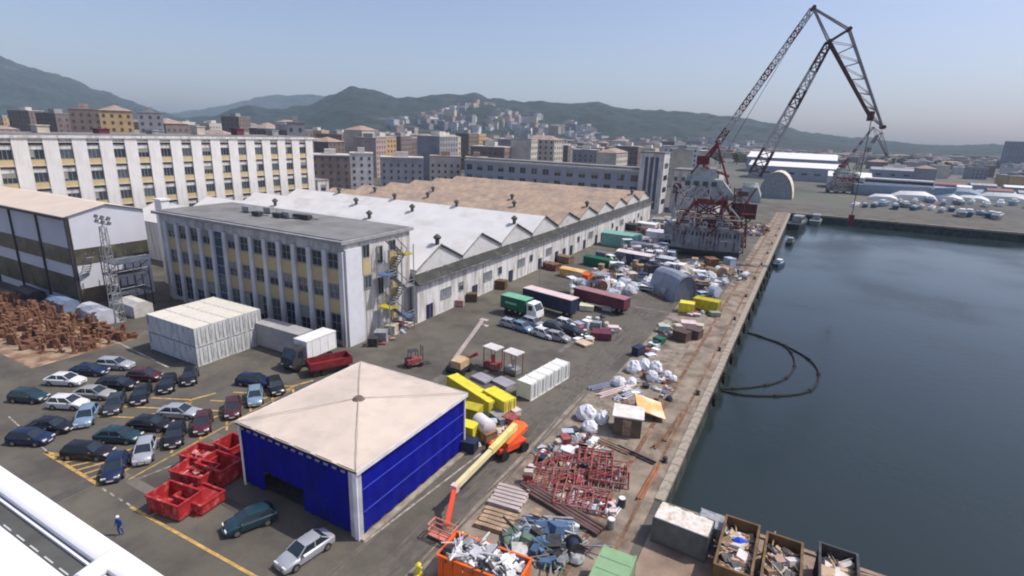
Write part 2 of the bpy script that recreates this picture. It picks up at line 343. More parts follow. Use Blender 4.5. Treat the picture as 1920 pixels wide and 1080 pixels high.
# ================================================================== BUILDINGS OF THE YARD
winm = {}
def window_mesh(wd, ht, axis, rows=1, cols=2, mats=(None, None)):
    """a framed window seen from +axis side, recessed pane; local origin at bottom centre of the wall plane"""
    vr = random.choice((0, 0, 0, 1, 2, 3)) if mats[1] is None else 0
    k = (wd, ht, axis, rows, cols, mats, vr)
    if k in winm: return winm[k]
    mb = MB(); f = .09
    def bx(a0, a1, d0, d1, z0, z1, mi):
        if axis == 'X': mb.box(d0, d1, a0, a1, z0, z1, mi)
        else: mb.box(a0, a1, -d1, -d0, z0, z1, mi)
    bx(-wd / 2, wd / 2, 0.0, .05, 0, ht, 1)
    if vr == 2: bx(-wd / 2 + .02, wd / 2 - .02, .05, .065, ht * .55, ht, 2)
    if vr == 3: bx(-wd / 2 + .02, -wd / 2 + wd / cols, .05, .065, ht * .2, ht, 2)
    bx(-wd / 2 - f, -wd / 2, 0.0, .14, -f, ht + f, 0); bx(wd / 2, wd / 2 + f, 0.0, .14, -f, ht + f, 0)
    bx(-wd / 2, wd / 2, 0.0, .14, -f, 0, 0); bx(-wd / 2, wd / 2, 0.0, .14, ht, ht + f, 0)
    for c in range(1, cols): bx(-wd / 2 + wd * c / cols - .04, -wd / 2 + wd * c / cols + .04, .05, .10, 0, ht, 0)
    for r in range(1, rows): bx(-wd / 2, wd / 2, .05, .09, ht * r / rows - .035, ht * r / rows + .035, 0)
    winm[k] = mb.mesh('window', [mats[0] or frame_g, mats[1] or (glassd if vr != 1 else glassg), blindm]); return winm[k]

# --- long cream and yellow factory block behind (faces +X at X=-152)
t = thing('factory_block', 'long cream factory block with yellow panels under its windows, five storeys, flat roof', 'building', (-152, 0, 0))
Y0, Y1 = 20.3, 137.0
mb = MB(); mb.box(-18, 0, Y0, Y1, 0, 27.0); part('wall', mb, offwhite, t)
mb = MB(); mb.box(-18.3, .75, Y0 - .3, Y1 + .3, 27.0, 27.6); mb.box(-17.5, -.3, Y0 + .5, Y1 - .5, 27.6, 27.9, 1); part('roof', mb, [offwhite, roofgrey], t)
pil = MB(); pil.box(0, .45, -1.45, 1.45, 0, 27.0); pilm = pil.mesh('pilaster', M('bright_white_pilaster', (0.64, 0.63, 0.61), .8, var=.07, scale=.3, col2=(.50, .47, .42), amt=.45, scale2=.9, streak=.1))
bayc = [25.6 + 5.62 * i for i in range(20)]
spn = MB(); spn.box(0, .22, -1.35, 1.35, 0, 1.5); spnm = spn.mesh('spandrel_panel', ochre)
hood = MB(); hood.box(0, .5, -1.35, 1.35, 0, .16); hood.box(0, .12, -1.35, 1.35, -.55, 0, 1); hoodm = hood.mesh('lintel_slot', [offwhite, M('dark_louvre', (0.09, 0.07, 0.05), .8)])  # hood over a plain dark brown slot strip
for i, yc in enumerate(bayc):
    part('pilaster', pilm, None, t, (0, yc + 2.81, 0))
    for r in range(5):
        zt = 26.6 - 5.0 * r
        part('window', window_mesh(2.5, 2.0, 'X', 1, 3), None, t, (.02, yc, zt - 4.1))
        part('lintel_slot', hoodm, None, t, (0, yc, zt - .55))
        if zt - 5.8 > 0: part('spandrel_panel', spnm, None, t, (0, yc, zt - 5.75))
part('pilaster', pilm, None, t, (0, bayc[0] - 2.81, 0))
mb = MB(); mb.box(-10, 0, 0, 5, 0, 13); t2 = thing('annex_building', 'small white annex at the right end of the long factory block', 'building', (-152, 138.2, 0)); part('wall', mb, offwhite, t2)
mb = MB(); mb.box(-10.2, .2, -.2, 5.2, 13, 13.3); part('roof', mb, roofgrey, t2)
for z in (9.5, 4.5): part('window', window_mesh(2.0, 2.0, 'X', 1, 2), None, t2, (.02, 2.4, z))
# roof clutter along the factory block
for i in range(9):
    mb = MB(); hh = random.uniform(.8, 2.2); mb.box(-1.5, 1.5, -1.2, 1.2, 0, hh); mb.box(-1.7, 1.7, -1.4, 1.4, hh, hh + .2)
    solo('roof_housing', ['pale', 'brown', 'grey'][i % 3] + ' lift housing on the long factory roof, number of bays from left about %s' % ['one', 'three', 'five', 'seven', 'nine', 'eleven', 'thirteen', 'fifteen', 'seventeen'][i], 'roof housing', mb, [beige, maroon, steel][i % 3], (-160, 26 + i * 12.7, 27.95))

# --- three-storey office block with grey roof
t = thing('office_block', 'three storey office block with grey flat roof and ochre panels between pale pilasters', 'building')
BX0, BX1, BY0, BY1, BH = -102.6, -57.5, 56.3, 71.0, 15.7
mb = MB(); mb.box(BX0, BX1, BY0, BY1, 0, BH); part('wall', mb, offwhite, t)
mb = MB(); mb.box(BX0 - .7, BX1 + .5, BY0 - .9, BY1 + .5, BH, BH + .45, 0); mb.box(BX0 - .1, BX1, BY0 - .3, BY1, BH + .45, BH + .6, 1)
part('roof', mb, [M('eaves_grey', (0.30, 0.30, 0.31), .8), roofgrey], t)
sp = 3.28; xs = [-59.6 - sp * i for i in range(13)]
pl = MB(); pl.box(-.42, .42, -.42, 0, 0, 14.5); plm = pl.mesh('pilaster', pilaster_m)
sp1 = MB(); sp1.box(-1.22, 1.22, -.16, 0, 0, 2.15); sp1m = sp1.mesh('spandrel_panel', ochre)
for i, x in enumerate(xs):
    part('pilaster', plm, None, t, (x + sp / 2, BY0, 0))
    if i == 8:
        mb = MB(); mb.box(-1.1, 1.1, -.1, 0, .4, 14.2, 0)
        for z in range(1, 9): mb.box(-1.1, 1.1, -.16, -.1, .4 + z * 1.6, .52 + z * 1.6, 1)
        part('stairwell_glazing', mb, [M('blue_grey_glazing', (0.04, 0.07, 0.11), .2), frame_g], t, (x, BY0, 0)); continue
    part('window', window_mesh(1.9, 2.15, 'Y', 2, 2), None, t, (x, BY0 - .02, 11.9)); part('spandrel_panel', sp1m, None, t, (x, BY0, 9.55))
    part('window', window_mesh(1.9, 2.1, 'Y', 2, 2), None, t, (x, BY0 - .02, 7.3)); part('spandrel_panel', sp1m, None, t, (x, BY0, 5.0))
    part('window', window_mesh(2.0, 4.0, 'Y', 3, 2), None, t, (x, BY0 - .02, .8))
part('pilaster', plm, None, t, (xs[-1] - sp / 2, BY0, 0))
for (y, z, h) in ((60.6, 13.0, 1.9), (66.6, 13.1, 1.6), (60.8, 8.2, 1.9), (66.8, 8.4, 1.6), (63.6, 11.6, 2.6), (63.6, 6.6, 2.6)):
    part('window', window_mesh(1.3 if h < 2.5 else 1.1, h, 'X', 1, 2), None, t, (BX1 + .02, y, z))
spx = MB(); spx.box(0, .12, -.75, .75, 0, 2.6)
for (y, z) in ((60.6, 10.3), (66.6, 10.2), (66.8, 5.4), (66.8, 1.5)): part('spandrel_panel', spx.mesh('spandrel_panel', ochre), None, t, (BX1, y, z))
mb = MB(); mb.box(0, .3, 0, 3.2, 0, 14.8); part('end_pier', mb, M('bluish_white_render', (0.62, 0.64, 0.68), .8, var=.06), t, (BX1, BY0, 0))
# roof plant
for i, (px, py) in enumerate(((483, 405), (505, 400), (522, 408), (540, 409), (575, 412), (465, 398), (560, 410))):
    g = G(px, py, 16.3); mb = MB(); mb.box(-.9, .9, -.5, .5, .15, .8 + .3 * (i % 2)); mb.tube((-.7, 0, 0), (-.7, 0, .15), .08); mb.tube((.7, 0, 0), (.7, 0, .15), .08)
    mb.tube((.9, 0, .3), (2.4, .3, .25), .07)
    solo('air_conditioner', 'dark air conditioning unit on the grey office roof, %s from the left' % ['third', 'fourth', 'fifth', 'sixth', 'eighth', 'first', 'seventh'][i], 'air conditioner', mb, [dsteel, steel][i % 2], (g.x, g.y, 16.3))
# --- fire stairs on the office end wall
t = thing('fire_stair', 'grey steel fire stair with blue and yellow landings on the office end wall', 'staircase', (-57.1, 62.2, 0))
mb = MB()
for x in (0.2, 2.6):
    for y in (0, 3.0, 6.0): mb.tube((x, y, 0), (x, y, 14.2), .09)
part('frame', mb, steel, t)
for k in range(5):
    z = 2.6 * k + 2.2; mb = MB(); mb.box(.1, 2.7, 0 if k % 2 else 4.2, 1.8 if k % 2 else 6.0, z, z + .12)
    part('landing', mb, [M('blue_grating', (0.08, 0.14, 0.28), .7), dyellow, steel][k % 3], t)
    mb = MB(); a, b = (1.6, 4.4) if k % 2 else (4.4, 1.6)
    for q in range(9):
        f = q / 8; mb.cbox(1.4, a + (b - a) * f, z + .1 + 2.4 * f, 1.2, .3, .06)
    mb.tube((.8, a, z + .1), (.8, b, z + 2.5), .06); mb.tube((2.0, a, z + .1), (2.0, b, z + 2.5), .06)
    mb.tube((2.6, a, z + 1.1), (2.6, b, z + 3.5), .05)
    part('flight', mb, dsteel, t)
    mb = MB(); yy = (0, 1.8) if k % 2 else (4.2, 6.0)
    for h in (.5, 1.05): mb.tube((2.65, yy[0], z + h), (2.65, yy[1], z + h), .04)
    part('railing', mb, steel, t)
for i, (px, py, s, c, l) in enumerate(((715, 640, 1.8, steel, 'grey cabinet standing in front of the fire stair'), (735, 625, 1.6, beige, 'beige crate beside the fire stair foot'), (748, 618, 1.3, redframe, 'dark red box next to the fire stair'), (700, 648, 1.4, dsteel, 'dark machine box at the corner of the office end wall'), (775, 600, 1.8, steel, 'grey steel rack beside the first shed door'), (792, 590, 1.2, dgreen, 'small green box by the first shed window'))):
    g = G(px, py); mb = MB(); mb.box(-s / 2, s / 2, -s / 2, s / 2, .12, s * .9); mb.box(-s / 2 - .06, s / 2 + .06, -s / 2 - .06, s / 2 + .06, s * .9, s * .98); 
    for a in (-1, 1):
        mb.box(a * s / 2 - .1, a * s / 2 + .1, -s / 2, s / 2, 0, .12)
    solo('equipment_cabinet', l, 'cabinet', mb, c, (g.x, g.y, 0), random.uniform(0, 1))

# --- long shed with zigzag roof
t = thing('long_shed', 'long white shed with a row of gables, white roof bays near and tan bays far', 'building')
SX0, SX1 = -143.0, -56.5
vy = [70.2 + 14.8 * i for i in range(11)]
mb = MB(); mb.box(SX0, SX1, 71.2, vy[-1], 0, 8.8); part('wall', mb, M('shed_white_wall', (0.66, 0.655, 0.64), .85, var=.08, scale=.4, col2=(.40, .37, .33), amt=.55, scale2=.9, streak=.15), t)
for i in range(10):
    ya, yb = (vy[i] if i else 71.2), vy[i + 1]; pk = ya + 6.9; zp = 12.3 if i < 4 else 11.6; zv = 8.95
    mb = MB(); mb.add([(SX0, ya, zv), (SX1 + .25, ya, zv), (SX1 + .25, pk, zp), (SX0, pk, zp), (SX0, yb, zv), (SX1 + .25, yb, zv)], [(0, 1, 2, 3), (3, 2, 5, 4)])
    mb.add([(SX0, ya, zv - .25), (SX1 + .25, ya, zv - .25), (SX1 + .25, pk, zp - .25), (SX0, pk, zp - .25), (SX0, yb, zv - .25), (SX1 + .25, yb, zv - .25)], [(3, 2, 1, 0), (4, 5, 2, 3)])
    part('roof_bay', mb, roofwhite if i < 4 else roofbrown, t, label='white coated roof bay' if i < 4 else 'tan tiled roof bay')
    mb = MB(); mb.add([(SX1 + .02, ya, 8.4), (SX1 + .02, yb, 8.4), (SX1 + .02, yb, zv - .05), (SX1 + .02, pk, zp - .2), (SX1 + .02, ya, zv - .05), (SX1 - .2, ya, 8.4), (SX1 - .2, yb, 8.4), (SX1 - .2, yb, zv - .05), (SX1 - .2, pk, zp - .2), (SX1 - .2, ya, zv - .05)], [(0, 1, 2, 3, 4), (9, 8, 7, 6, 5)])
    part('gable', mb, M('gable_render', (0.56, 0.56, 0.55), .85, var=.07, scale=.3, col2=(.42, .41, .4), amt=.3), t)
    mb = MB(); c0 = (SX1 + .3, pk, zp + .05); mb.tube(c0, (SX1 + .3, yb, zv + .05), .16, 5); mb.tube((SX1 + .3, ya, zv + .05), c0, .07, 5); mb.tube((SX1 + .3, yb, zv), (SX1 + .3, yb, 7.0), .09, 5)
    part('verge_flashing', mb, gutterm, t)
    mb = MB()
    for x in range(10): mb.box(SX0 + 9.2 * x, SX0 + 9.2 * x + .12, ya + .5, pk - .3, zv + .02, zv + .03)
mb = MB(); mb.add([(SX1, 70.0, 8.2), (SX1 + 1.6, 70.0, 6.9), (SX1 + 1.6, vy[-1], 6.9), (SX1, vy[-1], 8.2), (SX1, 70.0, 7.0), (SX1, vy[-1], 7.0)], [(0, 1, 2, 3), (4, 5, 2, 1), (0, 4, 1), (3, 2, 5)])
part('lean_to_roof', mb, M('dark_lean_to_glass', (0.028, 0.029, 0.026), .7, var=.35, scale=.7, col2=(.12, .12, .11), amt=.3, scale2=.6), t)
mb = MB(); mb.box(SX1 + 1.5, SX1 + 1.75, 70, vy[-1], 6.7, 6.95); part('gutter', mb, gutterm, t)
mb = MB(); mb.box(0, 1.0, 70.3, vy[-1], 0, 6.6); part('side_aisle_wall', mb, M('aisle_white', (0.66, 0.66, 0.65), .85, var=.06, scale=.4, col2=(.36, .33, .29), amt=.6, scale2=.9, streak=.15), t, (SX1, 0, 0))
dm = MB(); dm.box(0, .1, -.9, .9, 0, 2.6); dm.box(.1, .14, -.03, .03, 0, 2.6, 1); dmesh = dm.mesh('door', [M('dark_blue_door', (0.02, 0.025, 0.06), .5), steel])
for i, yy in enumerate([73.6 + 4.9 * k for k in range(28)]):
    if i % 3 == 0 or (i > 7 and i % 2): part('door', dmesh, None, t, (SX1 + 1.02, yy, .02))
    elif i % 3 == 1: part('window', window_mesh(3.0, 1.7, 'X', 1, 4, (frame_g, M('grey_pane', (0.22, 0.24, 0.26), .3, var=.3, scale=.8))), None, t, (SX1 + 1.02, yy, 2.6))
    else: part('window', window_mesh(1.3, 1.5, 'X', 1, 2), None, t, (SX1 + 1.02, yy, 2.8))
# ventilators on the ridges
vp = MB(); vp.tube((0, 0, -.6), (0, 0, .9), .38, 10); vp.tube((0, 0, .9), (0, 0, 1.25), .62, 10, r1=.75); vp.tube((0, 0, 1.25), (0, 0, 1.75), .75, 10, r1=.2)
vpm = vp.mesh('roof_ventilator', M('dark_ventilator', (0.075, 0.07, 0.06), .7, var=.3), True)
vn = 0
for (px, py, zz, lb) in ((820, 455, 12.3, 'on the nearest gable peak of the white shed'), (970, 408, 12.3, 'on the third gable peak of the white shed'), (693, 410, 12.3, 'just behind the right part of the office roof'), (517, 388, 12.3, 'just behind the left part of the office roof'), (668, 377, 12.3, 'on the white roof behind the middle of the office'), (773, 388, 12.3, 'on the white roof, right of the one behind the office'), (636, 358, 12.3, 'leftmost on the tan roof edge'), (703, 354, 12.3, 'second from the left on the tan roof'), (740, 368, 12.3, 'where the white roof meets the tan roof'), (856, 380, 12.3, 'right of centre on the border of the two roofs'), (802, 360, 12.3, 'short one on the tan roof left of centre'), (812, 352, 12.3, 'farther one of the pair left of centre on the tan roof'), (960, 365, 12.3, 'farther one of the pair on the tan roof'), (964, 376, 12.3, 'nearer one of the pair on the tan roof'), (1110, 373, 12.3, 'farthest right on the tan roof'), (1193, 357, 12.3, 'at the far right corner of the tan roof')):
    g = G(px, py + 7, zz); ridge = min([(abs((v_ if i else 71.2) + 6.9 - g.y), (v_ if i else 71.2) + 6.9) for i, v_ in enumerate(vy[:-1])])[1]; zz = 12.3 if ridge < 128 else 11.6
    g = G(px, py + 7, zz); s_ = ridge / g.y; o = link('roof_ventilator', vpm, None, (max(g.x * s_, SX0 + 2) if g.x * s_ < SX1 else SX1 - .5, ridge, zz)); tag(o, 'dark round ventilator ' + lb, 'ventilator', 'ventilators along the shed roof ridges')

# --- left shed with banded cladding
t = thing('banded_shed', 'tall shed clad in alternating white and dark glazed bands under a pitched pale roof', 'building')
LX0, LX1, LY0, LY1 = -150.0, -108.0, 44.3, 56.6
mb = MB(); mb.box(LX0, LX1, LY0, LY1, 0, 15.9); mb.add([(LX1, LY0, 15.9), (LX1, LY1, 15.9), (LX1, (LY0 + LY1) / 2, 17.3), (LX0, LY0, 15.9), (LX0, LY1, 15.9), (LX0, (LY0 + LY1) / 2, 17.3)], [(0, 1, 2), (3, 5, 4)])
part('wall', mb, M('pale_cladding', (0.58, 0.59, 0.64), .7, var=.05, scale=.3, wave=('Z', .9), bump=.1), t)
mb = MB(); ym = (LY0 + LY1) / 2
mb.add([(LX0, LY0 - .4, 15.85), (LX1 + .4, LY0 - .4, 15.85), (LX1 + .4, ym, 17.45), (LX0, ym, 17.45), (LX0, LY1 + .4, 15.85), (LX1 + .4, LY1 + .4, 15.85)], [(0, 1, 2, 3), (3, 2, 5, 4)])
mb.box(LX0, LX1 + .4, LY0 - .75, LY0 - .4, 15.4, 15.8, 1)
part('roof', mb, [M('pale_tan_roof', (0.60, 0.51, 0.42), .8, var=.06, scale=.3), dsteel], t)
bandm = M('dark_glazed_band', (0.075, 0.072, 0.055), .45, var=.35, scale=.35, col2=(0.14, 0.13, 0.09), amt=.5)
for (z0, z1) in ((7.5, 10.4), (1.4, 5.4)):
    for k in range(8):
        x1 = LX1 - .3 - k * 5.2; mb = MB(); mb.box(x1 - 5.1, x1, LY0 - .08, LY0 - .0, z0, z1); part('glazed_band', mb, bandm, t)
    for k in range(3):
        y0 = LY0 + .2 + k * 4.05
        if z0 > 3 or k == 3: mb = MB(); mb.box(LX1, LX1 + .08, y0, y0 + 3.95, z0, z1 - .2); part('glazed_band', mb, bandm, t)
mb = MB(); mb.box(LX1, LX1 + .08, LY0 + .3, LY0 + 5, .2, 3.3); part('doorway', mb, M('brown_doorway', (.16, .12, .08), .8), t)
for k in range(5):
    mb = MB(); mb.box(-.22, .22, -.25, 0, 0, 15.6); part('post', mb, M('dark_post', (.05, .045, .05), .6), t, (LX1 - k * 10.2, LY0, 0))
mb = MB(); mb.tube((LX1 + .1, LY0 + .2, 15.7), (LX1 + .1, LY0 + .2, 0), .18); part('corner_downpipe', mb, dsteel, t)
# bright stair tower just behind the shed
mb = MB(); mb.box(-2.2, 0, 0, 1.6, 0, 16.8); mb.box(-2.4, .2, -.2, 1.8, 16.8, 17.1)
solo('white_flue', 'narrow white tower standing between the banded shed and the office block', 'tower', mb, white, (-109.8, 61.0, 0))
# steel staging between the shed and the office
t = thing('steel_staging', 'dark steel access staging with stairs between the banded shed and the office', 'scaffold', (-105, 47, 0))
mb = MB()
for x in (0, 2.4, 4.8):
    for y in (0, 2.5, 5): mb.tube((x, y, 0), (x, y, 9.5 - x * .5), .09)
part('post', mb, dsteel, t, kind='stuff')
for z in (3, 6, 8.2):
    mb = MB(); mb.box(-.1, 4.9, -.1, 5.1, z, z + .15); part('deck', mb, M('blue_grey_deck', (0.07, 0.085, 0.11), .7, var=.3), t)
    mb = MB(); mb.tube((0, -.1, z + 1), (4.8, -.1, z + 1), .05); mb.tube((4.8, 0, z + 1), (4.8, 5, z + 1), .05); mb.tube((0, 0, z - 2.6), (4.8, 0, z), .08); mb.tube((0, 5, z - 2.6), (4.8, 5, z), .08); part('brace', mb, steel, t)
mb = MB()
for q in range(20): mb.cbox(-.6 - q * .32, -1.2, 9 - q * .45, .32, 1.2, .08)
mb.tube((-.4, -1.8, 9.8), (-6.8, -1.8, .8), .07); mb.tube((-.4, -.6, 9.8), (-6.8, -.6, .8), .07); part('stair', mb, steel, t)
# floodlight mast
t = thing('floodlight_mast', 'grey lattice floodlight mast in front of the banded shed', 'mast', (-96.3, 44.2, 0))
mb = MB(); mb.lattice((0, 0, 0), (0, 0, 15.5), 1.5, .7, (1, 0, 0), 10, .07, .04); part('mast', mb, steel, t)
mb = MB(); mb.tube((-2.0, 0, 16), (2.0, 0, 16), .07); mb.tube((-1.7, 0, 16.7), (1.7, 0, 16.7), .07); mb.tube((0, 0, 15.4), (0, 0, 16.8), .09); part('crossarm', mb, steel, t)
for k in range(6):
    mb = MB(); mb.cbox(0, 0, 0, .55, .35, .5, 0, 0, (R(-30), 0)); part('floodlight', mb, M('grey_lamp_housing', (.16, .16, .17), .5), t, (-1.8 + (k % 3) * 1.8, 0, 16.0 + .75 * (k // 3)))

# --- grey far block, tower
def block(name, label, x0, x1, y0, y1, h, wallm, roofm, cat='building', rows=(), dirs='Y', nwin=10, ww=1.8, wh=2.0, z0=0, parapet=.5, group=None):
    t = thing(name, label, cat, ((x0 + x1) / 2, y0, z0), 0, group); hx = (x1 - x0) / 2
    mb = MB(); mb.box(-hx, hx, 0, y1 - y0, 0, h); part('wall', mb, wallm, t)
    mb = MB(); mb.box(-hx - .3, hx + .3, -.3, y1 - y0 + .3, h, h + parapet); part('roof', mb, roofm, t)
    for z in rows:
        for k in range(nwin):
            x = -hx + (k + .5) * (x1 - x0) / nwin; part('window', window_mesh(ww, wh, 'Y'), None, t, (x, -.02, z))
    return t
grey_r = M('grey_blue_render', (0.30, 0.32, 0.37), .85, var=.08, scale=.3)
t = block('grey_works', 'long blue grey works block with two visible rows of square windows beyond the shed', -158, -66.5, 240, 256, 16.6, grey_r, M('pale_grey_eaves', (.42, .42, .41), .85), rows=(12.6, 7.7), nwin=15, ww=3.0, wh=2.6, parapet=.9)
mb = MB(); mb.box(-45, 45, 2, 12, 17.6, 18.4); part('roof_monitor', mb, roofgrey, t)
t = thing('stair_tower', 'tall pale tower with dark vertical glazing at the right end of the grey works', 'building', (-61.5, 236, 0))
mb = MB(); mb.box(-5, 5, 0, 10, 0, 25); part('wall', mb, offwhite, t)
mb = MB(); mb.box(-5.2, 5.2, -.2, 10.2, 25, 25.6); part('roof', mb, roofgrey, t)
for x in (-2.2, 0, 2.2): mb = MB(); mb.box(x - .7, x + .7, -.1, 0, 2, 23.5); part('glazing_strip', mb, M('blue_strip_glazing', (.06, .08, .12), .3), t)
for z in (4, 9, 14, 19): mb = MB(); mb.box(5, 5.12, 2, 8, z, z + 2); part('window', mb, glassd, t)
block('white_works', 'white works building with dark windows behind the crane, right of the pale tower', -55.5, -36, 250, 265, 18, offwhite, roofgrey, rows=(13.5, 8), nwin=6, ww=1.4, wh=1.6)

# --- far white roofed warehouses beyond the basin
def warehouse(label, px0, px1, D, h, rh, wallm, roofm, depth=40):
    a = colpos(px0, D); b = colpos(px1, D); d = b - a; ang = 0
    L_ = b.x - a.x; t = thing('warehouse', label, 'warehouse', (a.x, (a.y + b.y) / 2, 0), 0)
    mb = MB(); mb.box(0, L_, 0, depth, 0, h); part('wall', mb, wallm, t)
    mb = MB(); mb.add([(-.5, -.5, h), (L_ + .5, -.5, h), (L_ + .5, depth / 2, h + rh), (-.5, depth / 2, h + rh), (-.5, depth + .5, h), (L_ + .5, depth + .5, h), (-.5, depth / 2, h), (L_ + .5, depth / 2, h)], [(0, 1, 2, 3), (3, 2, 5, 4), (0, 3, 4), (1, 5, 2)]); part('roof', mb, roofm, t)
    n = max(2, int(L_ / 9))
    for k in range(n): part('window', window_mesh(4.5, 1.6, 'Y', 1, 3), None, t, ((k + .5) * L_ / n, -.02, h * .45))
    return t
warehouse('white roofed warehouse beyond the basin, topmost and farthest behind the crane', 1320, 1470, 560, 15, 5, grey_r, white, 60)
warehouse('long white roofed warehouse behind the crane jib foot', 1325, 1475, 470, 11, 3.4, grey_r, white, 40)
warehouse('low white roofed warehouse nearest the basin, right of the cream vault', 1462, 1532, 400, 8.5, 3.0, offwhite, white, 30)
warehouse('grey warehouse with flat pale roof behind the far crane', 1532, 1600, 520, 9, 2, grey_r, steel, 25)
_g = G(1452, 372); t = thing('vaulted_tent', 'cream vaulted storage tent with arched end beyond the crane', 'tent', (_g.x, _g.y, 0)); mb = MB()
for q in range(2):
    pass
arc = [(9 * math.cos(math.pi * k / 12), 15 * math.sin(math.pi * k / 12)) for k in range(13)]
mb.loft([[(x, yy, z) for x, z in arc] for yy in (0, 22)], 0, False); part('canopy', mb, M('cream_canvas', (.62, .56, .45), .7), t)
mb = MB(); mb.add([(x * .99, .5, z * .99) for x, z in arc], [tuple(range(13))]); part('end_panel', mb, M('grey_tent_end', (.28, .29, .30), .8), t)

# ================================================================== THE BLUE TENT
TX0, TX1, TY0, TY1 = -41.4, -27.5, 27.0, 42.2
t = thing('blue_tent', 'large square tent with blue tarpaulin walls and cream pyramid roof', 'tent', ((TX0 + TX1) / 2, (TY0 + TY1) / 2, 0))
hx, hy = (TX1 - TX0) / 2, (TY1 - TY0) / 2; EH = 6.35
def wavy(mb, a, b, z0, z1, nrm, n=34):
    a = Vector(a); b = Vector(b); nv = Vector(nrm); rings = []
    for z in (z0, (z0 * .7 + z1 * .3), (z0 + z1) / 2 + .02, z1):
        rings.append([tuple(a.lerp(b, k / n) + nv * (.07 * math.sin(k * 1.7) + random.uniform(-.03, .03)) * (1 if z < z1 else .3) + Vector((0, 0, z))) for k in range(n + 1)])
    mb.loft(rings, 0, False)
mb = MB(); wavy(mb, (hx - .1, -hy + .6, 0), (hx - .1, hy, 0), .25, EH, (1, 0, 0)); part('side_curtain', mb, blueplas, t, smooth=True)
mb = MB(); wavy(mb, (-hx, hy - .1, 0), (hx, hy - .1, 0), .25, EH, (0, 1, 0)); part('side_curtain', mb, blueplas, t, smooth=True)
mb = MB(); wavy(mb, (-hx + .1, -hy, 0), (-hx + .1, hy, 0), .25, EH, (1, 0, 0)); part('side_curtain', mb, blueplas, t, smooth=True)
# front curtain with an opening
mb = MB(); wavy(mb, (-hx, -hy + .1, 0), (hx - .9, -hy + .1, 0), 2.25, EH - .25, (0, 1, 0)); part('front_curtain', mb, blueplas, t, smooth=True)
mb = MB(); wavy(mb, (0.6, -hy + .12, 0), (hx - .9, -hy + .12, 0), .2, 2.23, (0, 1, 0), 16); part('front_curtain', mb, blueplas, t, smooth=True)
mb = MB(); wavy(mb, (-hx, -hy + .12, 0), (-4.4, -hy + .12, 0), .2, 2.23, (0, 1, 0), 8); part('front_curtain', mb, blueplas, t, smooth=True)
mb = MB(); PK = 7.35; rr = 40
pts = []
for j in range(rr + 1):
    for i in range(rr + 1):
        u, v_ = i / rr * 2 - 1, j / rr * 2 - 1; q = max(abs(u), abs(v_)); z = 6.5 + (PK - 6.5) * (1 - q) ** 1.15 - .10 * math.sin(math.pi * min(1, q)) - .05 * abs(math.sin(u * 9.4)) * q - .05 * abs(math.sin(v_ * 9.4)) * q 
        pts.append((u * (hx + .25), v_ * (hy + .25), z))
mb.add(pts, [(j * (rr + 1) + i, j * (rr + 1) + i + 1, (j + 1) * (rr + 1) + i + 1, (j + 1) * (rr + 1) + i) for j in range(rr) for i in range(rr)])
rf = part('roof', mb, tentroof, t, smooth=True)
mb = MB()
for sx, sy in ((1, 1), (1, -1), (-1, 1), (-1, -1)): mb.tube((0, 0, PK + .03), (sx * (hx + .2), sy * (hy + .2), 6.54), .035, 4)
part('seam', mb, M('roof_seam', (.42, .36, .32), .8), rf)
mb = MB(); mb.tube((0, 0, PK - .1), (0, 0, PK + .16), .62, 12, r1=.35); part('vent_cap', mb, M('grey_brown_cap', (.16, .12, .10), .8), rf)
vm_ = M('valance_white', (.66, .64, .66), .7)
mb = MB(); mb.box(hx + .2, hx + .27, -hy - .2, hy + .2, 6.12, 6.5); mb.box(-hx - .27, -hx - .2, -hy - .2, hy + .2, 6.12, 6.5); mb.box(-hx - .2, hx + .2, hy + .2, hy + .27, 6.12, 6.5); part('valance', mb, vm_, t)
mb = MB(); mb.box(-hx - .2, hx + .2, -hy - .18, -hy - .1, 6.22, 6.48); part('eaves_beam', mb, dsteel, t)
for k in range(14):
    mb = MB(); mb.box(-.22, .22, -.06, 0, 0, .16); part('eaves_bracket', mb, steel, t, (-hx + .6 + k * .93, -hy - .17, 5.95))
mb = MB(); mb.box(hx - .85, hx + .02, -hy - .02, -hy + .5, 0, 6.2, 0); mb.box(hx - .35, hx + .1, -hy - .12, -hy - .02, 0, 6.2, 1); part('corner_column', mb, [M('pale_grey_sheet', (.42, .43, .47), .6), M('white_flap', (.72, .73, .78), .6)], t)
for sx, sy in ((1, 1), (-1, 1), (-1, -1)): mb = MB(); mb.tube((sx * (hx + .0), sy * (hy + .0), 0), (sx * hx, sy * hy, 6.3), .11, 8); part('pole', mb, white, t)
for zz in (2.2, 4.3): mb = MB(); mb.tube((hx + .0, -hy + .6, zz), (hx + .0, hy, zz), .05, 6); part('side_rail', mb, M('blue_rail', (.03, .05, .42), .5), t)
mb = MB(); mb.box(hx - .02, hx + .5, -hy, hy, 0, .16); part('kerb', mb, coping_m, t)
mb = MB(); mb.box(-hx + .5, hx - .9, -hy + .5, hy - .6, .03, .08); part('interior_shade_sheet', mb, dsteel, t)  # dark floor sheet added to paint the shade seen through the tent opening

